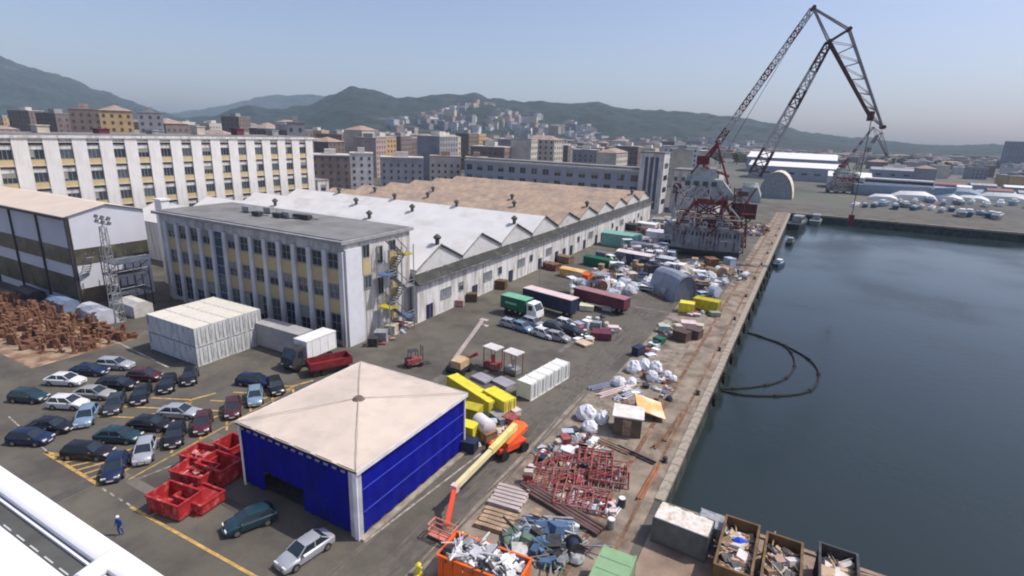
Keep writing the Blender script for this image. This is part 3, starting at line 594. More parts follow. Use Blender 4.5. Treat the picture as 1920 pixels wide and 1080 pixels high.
# ================================================================== CARS
CARC = {'black': (.012, .012, .016), 'navy': (.012, .022, .065), 'white': (.66, .66, .67), 'silver': (.40, .42, .46), 'ice blue': (.22, .32, .42), 'dark grey': (.05, .055, .062), 'maroon': (.07, .018, .025), 'dark teal': (.015, .045, .06), 'pale grey': (.30, .30, .30)}
def carpaint(c): return M('car_paint_' + c.replace(' ', '_'), CARC[c], .22, .25 if c in ('silver', 'ice blue', 'dark grey') else 0.0, var=.03, spec=.6)
cglass = M('car_glass', (.02, .03, .04), .06, spec=.8); rimm = M('wheel_rim', (.35, .35, .36), .35, .8)
wh = MB(); wh.tube((0, -.11, 0), (0, .11, 0), .33, 14); tyrem = wh.mesh('tyre', rubber, True)
wh = MB(); wh.tube((0, -.125, 0), (0, .125, 0), .2, 10); rimme = wh.mesh('rim', rimm, True)
bodyc = {}
STY = {'saloon': [(-2.2, .62, .70), (-2.15, .88, .80), (-1.75, .97, .86), (-.9, .96, .89), (.5, .94, .89), (1.3, .88, .87), (1.85, .78, .82), (2.15, .62, .72), (2.22, .48, .66)],
       'hatch': [(-1.98, .62, .74), (-1.95, .98, .80), (-1.6, 1.0, .85), (-.9, .98, .87), (.5, .96, .87), (1.2, .92, .85), (1.7, .82, .80), (1.95, .62, .72), (2.0, .48, .66)],
       'estate': [(-2.25, .65, .76), (-2.22, 1.0, .84), (-1.8, 1.02, .88), (-.9, 1.0, .9), (.5, .98, .9), (1.35, .93, .88), (1.9, .82, .83), (2.18, .64, .73), (2.24, .5, .66)]}
CAB = {'saloon': (-1.75, -1.05, .28, 1.08, 1.43), 'hatch': (-1.85, -1.45, .2, 1.0, 1.48), 'estate': (-2.1, -1.75, .25, 1.08, 1.5)}
def carmesh(sty):
    if sty in bodyc: return bodyc[sty]
    mb = MB(); rings = []
    for x, zt, wd in STY[sty]:
        zb = .24; rings.append([(x, -wd * .93, zb), (x, -wd, zb + .22), (x, -wd * .98, zt * .86), (x, -wd * .82, zt), (x, 0, zt + .03), (x, wd * .82, zt), (x, wd * .98, zt * .86), (x, wd, zb + .22), (x, wd * .93, zb)])
    mb.loft(rings)
    b0, r0, r1, b1, zr = CAB[sty]; zs = .93
    g = MB(); w0, w1 = .76, .60; zt = zr - .04
    g.add([(b0, -w0, zs), (b1, -w0, zs), (b1, w0, zs), (b0, w0, zs), (r0, -w1, zt), (r1, -w1, zt), (r1, w1, zt), (r0, w1, zt)], [(0, 1, 5, 4), (1, 2, 6, 5), (2, 3, 7, 6), (3, 0, 4, 7), (4, 5, 6, 7)])
    rf = MB(); rf.loft([[(x, -wd, zr - .05), (x, -wd * .8, z), (x, 0, z + .02), (x, wd * .8, z), (x, wd, zr - .05)] for x, wd, z in ((r0 - .05, w1, zr - .04), (r0 + .15, w1 + .02, zr), (r1 - .2, w1 + .02, zr), (r1 + .05, w1, zr - .04))])
    for s in (-1, 1):
        for a, b in (((b0, s * w0, zs), (r0, s * w1, zt)), ((b1, s * w0, zs), (r1, s * w1, zt)), (((b0 + b1) / 2 - .05, s * (w0 + .01), zs), ((r0 + r1) / 2 - .1, s * (w1 + .01), zt))): rf.tube(a, b, .045, 5)
    bodyc[sty] = (mb, g, rf); return bodyc[sty]
proto = {}
hl = MB(); hl.box(-.06, .06, -.2, .2, 0, .14); hlm = hl.mesh('headlight', lampm); tlm = hl.mesh('tail_light', tailm)
mi_ = MB(); mi_.box(-.06, .06, -.09, .09, -.06, .07); mirm = mi_.mesh('wing_mirror', cargrey); pp_ = MB(); pp_.box(-.012, .012, -.25, .25, -.055, .055); plm2 = pp_.mesh('number_plate', M('plate_white', (.6, .6, .58), .5))
gr = MB(); gr.box(-.04, .04, -.35, .35, 0, .16); grm = gr.mesh('grille', cargrey)
def car(px, py, ang, colr, sty, label, group='cars parked in the herringbone car park', loc=None):
    g = loc or G(px, py, .7); key = (sty, colr)
    if key in proto:
        return dup(proto[key], (g.x, g.y, 0), R(ang), label, group)
    t = thing('parked_car', label, 'car', (g.x, g.y, 0), R(ang), group); a, b, c = carmesh(sty)
    part('body', a, carpaint(colr), t, smooth=True); part('windows', b, cglass, t); part('roof', c, carpaint(colr), t, smooth=True)
    x1 = STY[sty][-1][0]; x0 = STY[sty][0][0]
    for sx in (x0 + .82, x1 - .85):
        for sy in (-.8, .8): w_ = link('wheel', tyrem, t, (sx, sy, .33)); link('rim', rimme, w_)
    for sy in (-.5, .5): link('headlight', hlm, t, (x1 - .10, sy, .56)); link('tail_light', tlm, t, (x0 + .01, sy, .66))
    link('grille', grm, t, (x1 - .0, 0, .36))
    for sy in (-1, 1): link('wing_mirror', mirm, t, (CAB[sty][3] - .28, sy * .93, .98))
    link('number_plate', plm2, t, (x1 + .045, 0, .40)); link('number_plate', plm2, t, (x0 - .02, 0, .62))
    proto[key] = t; return t
C = [(54, 741, 25, 'dark teal', 'hatch', 'dark blue green car at the left picture edge, alone in its row'),
 (122, 710, 27, 'white', 'saloon', 'white saloon in the back row, leftmost of three'),
 (168, 692, 27, 'navy', 'saloon', 'navy saloon in the back row between a white and a silver car'),
 (216, 681, 27, 'silver', 'estate', 'silver estate at the right end of the back row'),
 (128, 753, 27, 'white', 'hatch', 'white hatchback just left of the pale blue car'),
 (176, 735, 27, 'pale grey', 'saloon', 'light grey saloon behind the white hatchback'),
 (162, 778, -38, 'ice blue', 'hatch', 'pale blue hatchback nose out beside the white hatchback'),
 (215, 756, -38, 'dark grey', 'hatch', 'dark grey hatchback right of the light grey saloon'),
 (220, 718, 27, 'black', 'estate', 'black estate left of the dark hatchback in the second row'),
 (265, 737, -38, 'black', 'saloon', 'black saloon nose out right of the black estate'),
 (272, 702, 27, 'maroon', 'hatch', 'dark maroon hatchback in the middle of the second row'),
 (314, 718, -38, 'black', 'hatch', 'black hatchback in front of the container block corner'),
 (356, 704, -38, 'black', 'hatch', 'black hatchback closest to the container block foot'),
 (95, 796, 27, 'black', 'saloon', 'black saloon in the third row left of the pale blue car'),
 (57, 818, 27, 'navy', 'hatch', 'blue hatchback at the left edge below the black saloon'),
 (282, 792, 27, 'black', 'saloon', 'black saloon left of the silver one in the third row'),
 (336, 770, 27, 'silver', 'saloon', 'silver saloon at the right end of the third row'),
 (380, 791, -38, 'maroon', 'hatch', 'maroon hatchback nose out right of the silver saloon'),
 (328, 814, -38, 'black', 'hatch', 'black hatchback nose out behind the red containers'),
 (436, 763, -38, 'maroon', 'hatch', 'small maroon car beside the left corner of the tent roof'),
 (222, 814, 27, 'dark teal', 'saloon', 'dark teal saloon in the front row, second of two long ones'),
 (166, 844, 27, 'black', 'estate', 'long black estate nearest the yellow hatched triangle'),
 (215, 874, -38, 'navy', 'hatch', 'navy hatchback standing right of the yellow hatched triangle'),
 (271, 843, -38, 'silver', 'hatch', 'silver hatchback nose out in the front row'),
 (478, 712, 20, 'navy', 'estate', 'dark navy estate left of the red trailer'),
 (478, 741, -38, 'ice blue', 'hatch', 'blue hatchback above the left roof edge of the tent'),
 (517, 722, -30, 'black', 'hatch', 'black car half hidden behind the tent roof edge')]
for c in C: car(*c)
car(468, 972, -114, 'dark teal', 'hatch', 'dark car parked in the shade in front of the tent', 'cars in front of the tent')
car(572, 1028, -97, 'silver', 'saloon', 'silver saloon parked at the front corner of the blue tent', 'cars in front of the tent')

# ================================================================== CONTAINERS, SKIPS, TRUCKS
cm = {}
def container(L, W_, H_, mat, label, loc, rz=0, cat='container', group=None, name='container', roofm=None):
    k = (L, W_, H_, mat.name, roofm.name if roofm else '')
    if k in cm: return dup(cm[k], loc, rz, label, group)
    t = thing(name, label, cat, loc, rz, group); mb = MB(); n = int(L / .5)
    for s in (-1, 1):
        a = s * (W_ / 2 - .07); b = s * (W_ / 2 - .01); pts = []
        for i in range(n * 2 + 1):
            x = -L / 2 + .12 + (L - .24) * i / (n * 2); y = a if (i // 1) % 4 < 2 else b; pts.append((x, y))
        mb.loft([[(x, y, z) for x, y in pts] for z in (.15, H_ - .12)], 0, False)
    mb.box(-L / 2 + .1, L / 2 - .1, -W_ / 2 + .1, W_ / 2 - .1, .1, .16)
    part('side_panels', mb, mat, t)
    mb = MB()
    for sx in (-1, 1):
        for sy in (-1, 1): mb.cbox(sx * (L / 2 - .08), sy * (W_ / 2 - .08), 0, .16, .16, H_)
        mb.box(sx * (L / 2) - .08 - .06 * sx, sx * (L / 2) + .08 - .06 * sx, -W_ / 2 + .16, W_ / 2 - .16, 0.0, .14); mb.box(-L / 2 + .16, L / 2 - .16, sx * W_ / 2 - .06 - .05 * sx, sx * W_ / 2 + .06 - .05 * sx, H_ - .13, H_ - .01)
    part('frame', mb, mat, t)
    mb = MB(); nn = int(L / 1.1)
    for i in range(nn): 
        x0 = -L / 2 + .1 + (L - .2) * i / nn; mb.box(x0, x0 + (L - .2) / nn * .5, -W_ / 2 + .08, W_ / 2 - .08, H_ - .1, H_ + .0); mb.box(x0 + (L - .2) / nn * .5, x0 + (L - .2) / nn, -W_ / 2 + .08, W_ / 2 - .08, H_ - .1, H_ - .04)
    part('roof', mb, roofm or mat, t)
    for sx in (-1, 1):
        for sy in (-1, 1):
            mb = MB(); mb.box(-.04, .04, -W_ / 4 + .06, W_ / 4 - .04, .15, H_ - .15)
            mb.tube((sx * .08, -.25, .2), (sx * .08, -.25, H_ - .2), .03, 5, 1); mb.tube((sx * .08, .25, .2), (sx * .08, .25, H_ - .2), .03, 5, 1)
            part('door', mb, [mat, steel], t, (sx * (L / 2 - .08), sy * (W_ / 4 - .05), 0))
    cm[k] = t; return t
wcont = M('white_container_paint', (0.56, 0.58, 0.58), .6, var=.1, scale=.8, col2=(.30, .28, .25), amt=.45, scale2=1.6, streak=.25)
wcroof = M('cream_container_roof', (0.66, 0.63, 0.55), .7, var=.08, scale=.5, col2=(.46, .42, .34), amt=.35, scale2=.5)
ords = ['nearest', 'second', 'third', 'farthest']
for lv in range(2):
    for k in range(4):
        container(11.0, 2.5, 2.72, wcont, 'white container in the two high block, %s of its row, %s layer' % (ords[k], ['bottom', 'top'][lv]), (-74.4 - .05 * (k % 2), 41.4 + k * 2.56, 2.74 * lv), 0, group='white containers stacked two high', roofm=wcroof)
gcont = M('pale_grey_container', (0.36, 0.35, 0.35), .65, var=.1, col2=(.5, .48, .46), amt=.3)
a = G(600, 690); container(9.5, 2.6, 3.6, gcont, 'grey box container behind the white van body', (-64.6, 50.6, 0), 0, group='containers beside the office front')
def truck(label, loc, rz, L, boxm, cabm, roofm=None, group=None, H_=2.6, bed=1.2, name='lorry', cabin=True, stripe=None):
    t = thing(name, label, 'lorry', loc, rz, group); mb = MB(); mb.box(-L / 2, L / 2, -1.22, 1.22, bed, bed + H_); 
    for i in range(int(L / 1.4) + 1): mb.box(-L / 2 + i * 1.4, -L / 2 + i * 1.4 + .1, -1.26, 1.26, bed, bed + H_)
    b_ = part('box_body', mb, boxm, t)
    mb = MB(); mb.box(-L / 2 - .05, L / 2 + .05, -1.27, 1.27, bed + H_, bed + H_ + .1); part('roof', mb, roofm or boxm, t)
    if stripe: mb = MB(); mb.box(-L * .3, L * .15, -1.29, -1.265, bed + H_ * .45, bed + H_ * .62); part('side_stripe', mb, stripe, t)
    mb = MB(); mb.box(-L / 2 + .2, L / 2 + (2.4 if cabin else 0), -.5, .5, .75, bed - .02); part('chassis', mb, dsteel, t)
    wx = [-L / 2 + 1.2, -L / 2 + 2.4] + ([L / 2 - .6, L / 2 + 1.6] if cabin else [L / 2 - 1.5])
    for x in wx:
        for s in (-1, 1): mb = MB(); mb.tube((0, -.16, 0), (0, .16, 0), .5, 12); part('wheel', mb, rubber, t, (x, s * 1.05, .5), smooth=True)
    if cabin:
        mb = MB(); x0 = L / 2 + .35; mb.loft([[(x, -1.2, .7), (x, -1.2, zt), (x, 1.2, zt), (x, 1.2, .7)] for x, zt in ((x0, 3.2), (x0 + 1.3, 3.1), (x0 + 2.0, 1.9), (x0 + 2.1, .9))]); c_ = part('cab', mb, cabm, t)
        mb = MB(); mb.add([(x0 + 1.36, -1.05, 3.0), (x0 + 2.0, -1.05, 2.0), (x0 + 2.0, 1.05, 2.0), (x0 + 1.36, 1.05, 3.0)], [(0, 1, 2, 3)]); mb.box(x0 + .3, x0 + 1.2, -1.23, -1.2, 1.9, 2.8); mb.box(x0 + .3, x0 + 1.2, 1.2, 1.23, 1.9, 2.8); part('windscreen', mb, cglass, c_)
        for s in (-.85, .85): mb = MB(); mb.box(0, .06, -.2, .2, 0, .18); part('headlight', mb, lampm, t, (x0 + 2.12, s, .95))
    return t
truck('white box lorry body on a dark truck next to the red trailer', (-57.8, 50.4, 0), R(-90), 5.2, white, dsteel, white, H_=2.5)
mb = MB(); mb.box(-2.8, 2.8, -1.2, 1.2, .95, 1.15); mb.box(-2.8, 2.8, -1.25, -1.15, 1.15, 2.0); mb.box(-2.8, 2.8, 1.15, 1.25, 1.15, 2.0); mb.box(2.7, 2.8, -1.15, 1.15, 1.15, 2.0); mb.box(-2.8, -2.7, -1.15, 1.15, 1.15, 2.0)
t = thing('red_trailer', 'dark red open trailer between the white lorry and the tent roof', 'trailer', (-53.4, 48.6, 0), R(64)); part('body', mb, M('dark_red_trailer_paint', (.19, .018, .022), .7, var=.3), t)
for x in (-2.0, -.9, 1.9):
    for s in (-1, 1): mb = MB(); mb.tube((0, -.15, 0), (0, .15, 0), .48, 12); part('wheel', mb, rubber, t, (x, s * .95, .48), smooth=True)
truck('green lorry with white cab, left of the dark trailer', tuple(G(968, 590)), R(-8), 5.4, dgreen, white, M('green_roof', (.15, .40, .25), .6), 'lorries parked in the middle of the yard', H_=2.2, stripe=M('pale_green_lettering', (.25, .5, .42), .6))
truck('navy lorry trailer with pale pink roof beside the green lorry', tuple(G(1030, 584)), R(-12), 11.0, navy, dsteel, pinkish, 'lorries parked in the middle of the yard', H_=2.4, cabin=False)
truck('long low maroon lorry trailer behind the navy one', tuple(G(1126, 578)), R(-12), 11.0, maroon, dsteel, M('dusty_maroon_sheet', (.30, .16, .17), .7), 'lorries parked in the middle of the yard', H_=1.9, cabin=False)
# scrap fill
def junk(mb, x0, x1, y0, y1, z0, n, nm, smax=.9, hmax=1.0):
    for i in range(n):
        x, y = random.uniform(x0, x1), random.uniform(y0, y1); s = random.uniform(.25, smax); k = random.random(); mi = random.randrange(nm)
        if k < .4: mb.cbox(x, y, z0 + random.uniform(0, hmax * .6), s, s * random.uniform(.3, 1), s * random.uniform(.15, .5), random.uniform(0, 3), mi, (random.uniform(-.4, .4), random.uniform(-.4, .4)))
        elif k < .8:
            a_ = random.uniform(0, 6.3); l = s * 1.6; dz = random.uniform(-.3, .3) * l; z = z0 + random.uniform(.1, hmax); mb.tube((x, y, z), (x + math.cos(a_) * l, y + math.sin(a_) * l, max(z0 + .05, z + dz)), random.uniform(.03, .09), 5, mi)
        else: mb.blob((x, y, z0 + random.uniform(0, hmax * .5)), s * .5, s * .5, s * .35, mi, 7, 4)
    return mb
def skip(L, W_, H_, mat, label, loc, rz=0, fillm=None, group=None, cat='skip', name='skip', nf=90, fz=.6, fh=.7):
    t = thing(name, label, cat, loc, rz, group); mb = MB(); th = .09
    mb.box(-L / 2, L / 2, -W_ / 2, W_ / 2, .12, .2)
    for s in (-1, 1):
        mb.box(-L / 2, L / 2, s * W_ / 2 - th / 2, s * W_ / 2 + th / 2, .2, H_); mb.box(s * L / 2 - th / 2, s * L / 2 + th / 2, -W_ / 2 + th / 2, W_ / 2 - th / 2, .2, H_)
    part('hull', mb, mat, t)
    mb = MB()
    for s in (-1, 1):
        mb.box(-L / 2 - .1, L / 2 + .1, s * (W_ / 2 + .03) - .09, s * (W_ / 2 + .03) + .09, H_ - .003, H_ + .12); mb.box(s * (L / 2 + .03) - .09, s * (L / 2 + .03) + .09, -W_ / 2, W_ / 2, H_ - .006, H_ + .1)
        for i in range(int(L / .8)):
            x = -L / 2 + .4 + i * .8; mb.box(x - .05, x + .05, s * (W_ / 2 + .1) - .06, s * (W_ / 2 + .1) + .06, .15, H_ - .01)
    part('rim', mb, mat if not isinstance(mat, list) else mat[0], t)
    if fillm:
        mb = junk(MB(), -L / 2 + .5, L / 2 - .5, -W_ / 2 + .4, W_ / 2 - .4, H_ * fz, nf, len(fillm), 1.0, fh); mb.box(-L / 2 + .05, L / 2 - .05, -W_ / 2 + .05, W_ / 2 - .05, .25, H_ * fz)
        o = solo('scrap_fill', 'loose ' + label.split(',')[0] + ' load', 'scrap', mb, fillm, loc, rz); o['kind'] = 'stuff'; del o['category']
    return t
greyjunk = [steel, M('pale_scrap', (.52, .52, .56), .6, var=.2), dsteel, white]
# red skips left of the tent
for i, (px, py, L, W_, H_, a_, lb) in enumerate(((328, 940, 3.6, 2.2, 1.5, 8, 'red open skip at the front of the red group'), (375, 935, 3.2, 2.2, 1.0, 6, 'low red skip with ramp beside the front one'), (368, 892, 3.4, 2.2, 1.6, 12, 'red skip with pink faded lid, second from the front'), (412, 880, 3.2, 2.2, 1.7, 5, 'bright red skip right against the tent side'), (382, 860, 3.4, 2.2, 1.3, 10, 'flat faded red skip left of the tent wall'), (436, 845, 2.4, 2.0, 2.0, 0, 'small tall red skip at the left rear corner of the tent'))):
    g = G(px, py, H_ / 2)
    skip(L, W_, H_, redpaint, lb, (g.x, g.y, 0), R(a_), [redpaint, M('pink_lid', (.58, .25, .23), .7)] if i in (2, 4) else None, 'red skips left of the tent', nf=12)
mb = MB(); mb.add([(0, 0, .05), (2.6, 0, .05), (2.6, 2.4, .9), (0, 2.4, .9), (0, 0, 0), (2.6, 0, 0), (2.6, 2.4, 0), (0, 2.4, 0)], [(0, 1, 2, 3), (4, 7, 6, 5), (0, 4, 5, 1), (1, 5, 6, 2), (2, 6, 7, 3), (3, 7, 4, 0)]); g = G(352, 958)
solo('red_ramp', 'bright red steel ramp lying at the front of the red skips', 'ramp', mb, redpaint, (g.x - 1, g.y - .4, 0), R(8))
# orange skip
g = G(925, 1075, 0); oc = Vector((-16.6, 28.3, 0)); skip(6.2, 2.6, 2.3, orange, 'large orange skip heaped with silver scrap at the bottom edge', oc, R(4), greyjunk, nf=260, fz=.85, fh=.9)
# green container lying on platform
g = G(1186, 1020, 2.4); t = container(6.1, 2.5, 2.4, greenp, 'pale green container at the quay edge, bottom of the picture', (-8.2, 31.0, 0), R(92))
# platform skips
sk_f = [M('rubbish_white', (.6, .57, .55), .8), M('rubbish_pink', (.5, .33, .28), .8), wood, M('rubbish_tan', (.48, .36, .24), .8), dsteel]
for i, (px, py, cl, lb) in enumerate(((1388, 976, brownsk, 'brown skip full of rubbish with a blue bag, leftmost on the platform'), (1466, 1008, brownsk, 'brown skip full of pale rubbish, middle of the three on the platform'), (1566, 1028, dsteel, 'dark empty looking skip, right one on the platform'))):
    g = G(px, py, 2.4); skip(6.0, 2.4, 2.4, cl, lb, (g.x + .2, g.y - 3.0, 0), R(90), sk_f, 'rubbish skips on the platform', nf=150, fz=.55, fh=.6)
    mb = MB(); mb.tube((-1.2, 0, 2.5), (1.2, 0, 2.5), .12, 6); mb.box(-1.25, 1.25, -.06, .06, 0, 2.5)
    if i == 0: bb = MB(); bb.blob((0, 0, 0), .5, .45, .35, 0, 10, 5); solo('blue_bag', 'bright blue bag lying in the leftmost platform skip', 'bag', bb, M('blue_plastic', (.02, .08, .6), .5), (g.x + .3, g.y - 2.0, 1.9))
g = G(1285, 968, 2.2); t = container(4.4, 2.4, 2.4, M('dark_weathered_cabin', (.12, .13, .13), .7, var=.2), 'dark cabin with white patchy roof on the platform corner', (g.x, g.y - .6, 0), R(-3), roofm=M('white_patchy_roof', (.66, .62, .57), .7, var=.15, scale=2, col2=(.45, .33, .22), amt=.4, scale2=1.5))
g = G(1330, 990, 1.2); container(2.4, 2.0, 1.8, steel, 'small grey tank box right of the dark cabin', (-2.9, 42.0, 0), R(-3))
# orange-yellow fittings by truck rows: yellow containers near tent
for (px, py, z, L, W_, H_, a_, cl, lb) in ((868, 716, 1.6, 5.0, 1.6, 1.7, -22, yellow, 'bright yellow machine box at the rear corner of the tent'),
   (905, 742, 1.6, 4.6, 1.6, 1.9, -22, yellow, 'yellow container touching the tent corner, left of a pair'), (936, 738, 2.2, 4.0, 1.8, 2.2, -20, yellow, 'yellow container behind the pair, nearest the white cabins'),
   (1288, 572, 1.4, 2.8, 2.2, 2.0, 5, yellow, 'short bright yellow skip near the quay'), (1325, 568, 1.6, 4.8, 2.4, 2.4, -8, dyellow, 'long dull yellow container near the quay')):
    g = G(px, py, z); container(L, W_, H_, cl, lb, (g.x, g.y, 0), R(a_), group='yellow containers')
# row of white cabins
wc = M('white_cabin_panel', (.68, .70, .66), .6, var=.06)
for k in range(5):
    g0 = Vector((-27.4, 56.4, 0)).lerp(Vector((-26.3, 63.6, 0)), k / 4); container(2.2, 1.72, 2.3, wc, 'white cabin in the short row right of the yellow containers, %s' % ['nearest', 'second', 'middle one', 'fourth', 'farthest'][k], g0, R(-9), name='cabin', cat='cabin', group='row of white cabins')
# small pale shelters
for i, (px, py, lb) in enumerate(((924, 690, 'left of the pair of small white topped shelters on red legs'), (962, 700, 'right of the pair of small white topped shelters on red legs'))):
    g = G(px, py); t = thing('shelter', lb, 'shelter', (g.x, g.y, 0), R(-10), 'small shelters'); mb = MB(); mb.box(-1.2, 1.2, -.9, .9, 3.1, 3.25); part('canopy', mb, M('pale_canopy', (.55, .54, .52), .7), t)
    for sx in (-1, 1):
        for sy in (-.8, .8): mb = MB(); mb.tube((0, 0, 0), (0, 0, 3.1), .07); part('leg', mb, redframe, t, (sx, sy, 0))
    mb = MB(); mb.box(-1, 1, -.7, .7, .15, .9); mb.tube((0, 0, .9), (0, 0, 2.0), .2); part('pump_unit', mb, [redframe, steel][i], t)
for i, (px, py, s, lb) in enumerate(((905, 712, 2.6, 'grey flat plate stack in front of the left shelter'), (945, 720, 2.8, 'grey flat plate stack in front of the right shelter'), (985, 722, 2.0, 'pale lilac plate stack left of the white cabins'))):
    g = G(px, py); mb = MB()
    for k in range(4): mb.cbox(random.uniform(-.1, .1), random.uniform(-.1, .1), k * .11 + .002, s, s * .7, .1, random.uniform(-.05, .05))
    solo('plate_stack', lb, 'plates', mb, M('lilac_grey_plate', (.30, .29, .33), .6, var=.15), (g.x, g.y, 0), R(-15))

# ================================================================== BOOM LIFTS
t = thing('boom_lift', 'large orange boom lift with long cream boom lowered beside the blue tent', 'boom lift', (-23.2, 44.6, 0), R(0))
p0 = Vector((-24.6, 50.2, 2.6)); p1 = Vector((-24.3, 36.4, 3.0)); base = t.location.copy()
ch = Vector((-23.6, 44.4, 0))
mb = MB(); mb.cbox(ch.x - base.x, ch.y - base.y, .6, 1.9, 3.6, .6, R(-20)); part('chassis', mb, orangered, t)
mb = MB(); rings = [[(x + (ch.x - base.x), y0 + (ch.y - base.y) , z) for x, z in ((-.8, 1.25), (.8, 1.25), (.85, 1.8), (.4, zt), (-.4, zt), (-.8, 1.8))] for y0, zt in ((-1.4, 1.9), (0, 2.3), (1.8, 2.5), (2.9, 2.1))]; mb.loft(rings); part('turntable', mb, orange, t)
for sx in (-1.1, 1.1):
    for sy in (-1.35, 1.35):
        q = Matrix.Rotation(R(-20), 3, 'Z') @ Vector((sx, sy, 0)); w_ = MB(); w_.tube((-.22, 0, 0), (.22, 0, 0), .52, 14); o = part('wheel', w_, rubber, t, (q.x + ch.x - base.x, q.y + ch.y - base.y, .52), R(-20), smooth=True)
def beam(mb, a, b, w_, h, mi=0):
    a = Vector(a); b = Vector(b); d = (b - a); L_ = d.length; q = d.to_track_quat('X', 'Z').to_matrix().to_4x4(); q.translation = a; mb.box(0, L_, -w_ / 2, w_ / 2, -h / 2, h / 2, mi, q)
bo = G(966, 800, 2.9); e1 = G(853, 914, 2.2); 
mb = MB(); beam(mb, bo - base, e1 - base, .42, .5); part('boom', mb, creamy, t)
mb = MB(); beam(mb, bo - base + Vector((0, 0, .1)), bo.lerp(e1, .45) - base + Vector((0, 0, .05)), .52, .62); part('outer_boom_sleeve', mb, M('yellow_cream', (.72, .62, .22), .5), t)
e2 = G(838, 985, .9); mb = MB(); beam(mb, e1 - base, e2 - base, .35, .35); mb.cbox(e1.x - base.x, e1.y - base.y, e1.z - .4, .6, .5, .7, 0, 1); part('jib', mb, [orangered, M('pink_joint', (.7, .5, .45), .5)], t)
mb = MB(); c = e2 - base
mb.cbox(c.x, c.y - .6, .25, 2.2, 1.0, .12)
for z in (.8, 1.3):
    for a_, b_ in (((-1.1, -1.1), (1.1, -1.1)), ((1.1, -1.1), (1.1, -.1)), ((1.1, -.1), (-1.1, -.1)), ((-1.1, -.1), (-1.1, -1.1))): mb.tube((c.x + a_[0], c.y + a_[1], z), (c.x + b_[0], c.y + b_[1], z), .06, 5)
for sx in (-1.1, 0, 1.1):
    for sy in (-1.1, -.1): mb.tube((c.x + sx, c.y + sy, .3), (c.x + sx, c.y + sy, 1.3), .04, 5)
part('basket', mb, M('salmon_paint', (.55, .2, .16), .6), t)
# second lift, boom raised
g = G(862, 697); t = thing('boom_lift', 'small boom lift with pale boom raised, behind the yellow machine box', 'boom lift', (g.x, g.y, 0))
mb = MB(); mb.cbox(0, 0, .5, 2.2, 3.0, .5); part('chassis', mb, dsteel, t)
mb = MB(); mb.cbox(.2, -.2, 1.0, 1.6, 2.2, 1.0); part('turntable', mb, M('sandy_cover', (.5, .36, .2), .6), t)
for sx in (-1.1, 1.1):
    for sy in (-1, 1): mb = MB(); mb.tube((-.2, 0, 0), (.2, 0, 0), .5, 12); part('wheel', mb, rubber, t, (sx, sy, .5), smooth=True)
tip = G(905, 600, 6.0) - t.location; mb = MB(); beam(mb, (-.6, -1.0, 1.6), tip, .34, .4); part('boom', mb, M('pale_pink_boom', (.56, .48, .44), .5), t)
mb = MB(); mb.cbox(tip.x, tip.y + .4, tip.z - 1.0, 1.2, .7, .1); mb.cbox(tip.x, tip.y + .4, tip.z - .1, 1.2, .7, .06); mb.tube(tip, tip + Vector((0, .4, -1)), .05); part('basket', mb, M('pale_basket', (.5, .42, .4), .5), t)
mb = MB(); beam(mb, (.6, .9, 1.9), (1.9, 1.6, 2.6), .5, .4); part('counterweight_arm', mb, redframe, t)
# forklift-like dark machine
g = G(776, 686); t = thing('forklift', 'dark forklift behind the right rear edge of the tent roof', 'forklift', (g.x, g.y, 0), R(60))
mb = MB(); mb.cbox(0, 0, .4, 2.2, 1.3, .8); part('body', mb, redframe, t)
mb = MB()
for sx in (-.7, .5):
    for sy in (-.5, .5): mb.tube((sx, sy, 1.2), (sx * .8, sy, 2.3), .05)
mb.cbox(-.1, 0, 2.3, 1.3, 1.1, .07); part('overhead_guard', mb, dsteel, t)
mb = MB(); mb.tube((1.2, -.35, .1), (1.2, -.35, 2.9), .07); mb.tube((1.2, .35, .1), (1.2, .35, 2.9), .07); mb.cbox(1.8, -.35, .1, 1.2, .12, .06); mb.cbox(1.8, .35, .1, 1.2, .12, .06); part('mast', mb, dsteel, t)
for sx in (-.8, .8):
    for sy in (-.65, .65): mb = MB(); mb.tube((0, -.12, 0), (0, .12, 0), .32, 10); part('wheel', mb, rubber, t, (sx, sy, .32))

# ================================================================== CLUTTER ALONG THE QUAY
def bundle(px, py, s, label, mat=bagm, cat='wrapped load', name='wrapped_load', group='white wrapped loads on the dirt apron', z=0, h=None):
    g = G(px, py, .5); mb = MB(); h = h or s * .8
    mb.blob((0, 0, h * .3), s * .62, s * .5, h * .8, 0, 12, 6, .12)
    mb.cbox(0, 0, 0, s * 1.1, s * .9, .14, 0, 1)
    return solo(name, label, cat, mb, [mat, wood], (g.x, g.y, z), random.uniform(0, 3), group)
for a in ((1100, 778, 2.0, 'white wrapped load left of the brown hut'), (1130, 784, 1.6, 'pale wrapped load touching the brown hut'), (1105, 800, 1.5, 'low grey white wrapped load in front of the leftmost one'), (1188, 690, 1.9, 'white wrapped load at the left end of the white heap'), (1208, 686, 1.8, 'white wrapped load in the middle of the white heap'), (1230, 690, 1.8, 'white wrapped load on the right of the white heap'), (1222, 706, 1.6, 'white wrapped load at the front of the white heap'), (1160, 716, 1.5, 'bluish white wrapped load left of the white heap'), (1184, 716, 1.3, 'small bluish load between heap and pipes'), (1252, 702, 1.2, 'cream wrapped load right of the white heap'), (1262, 708, 1.0, 'small cream wrapped load next to the crane rail')):
    bundle(*a)
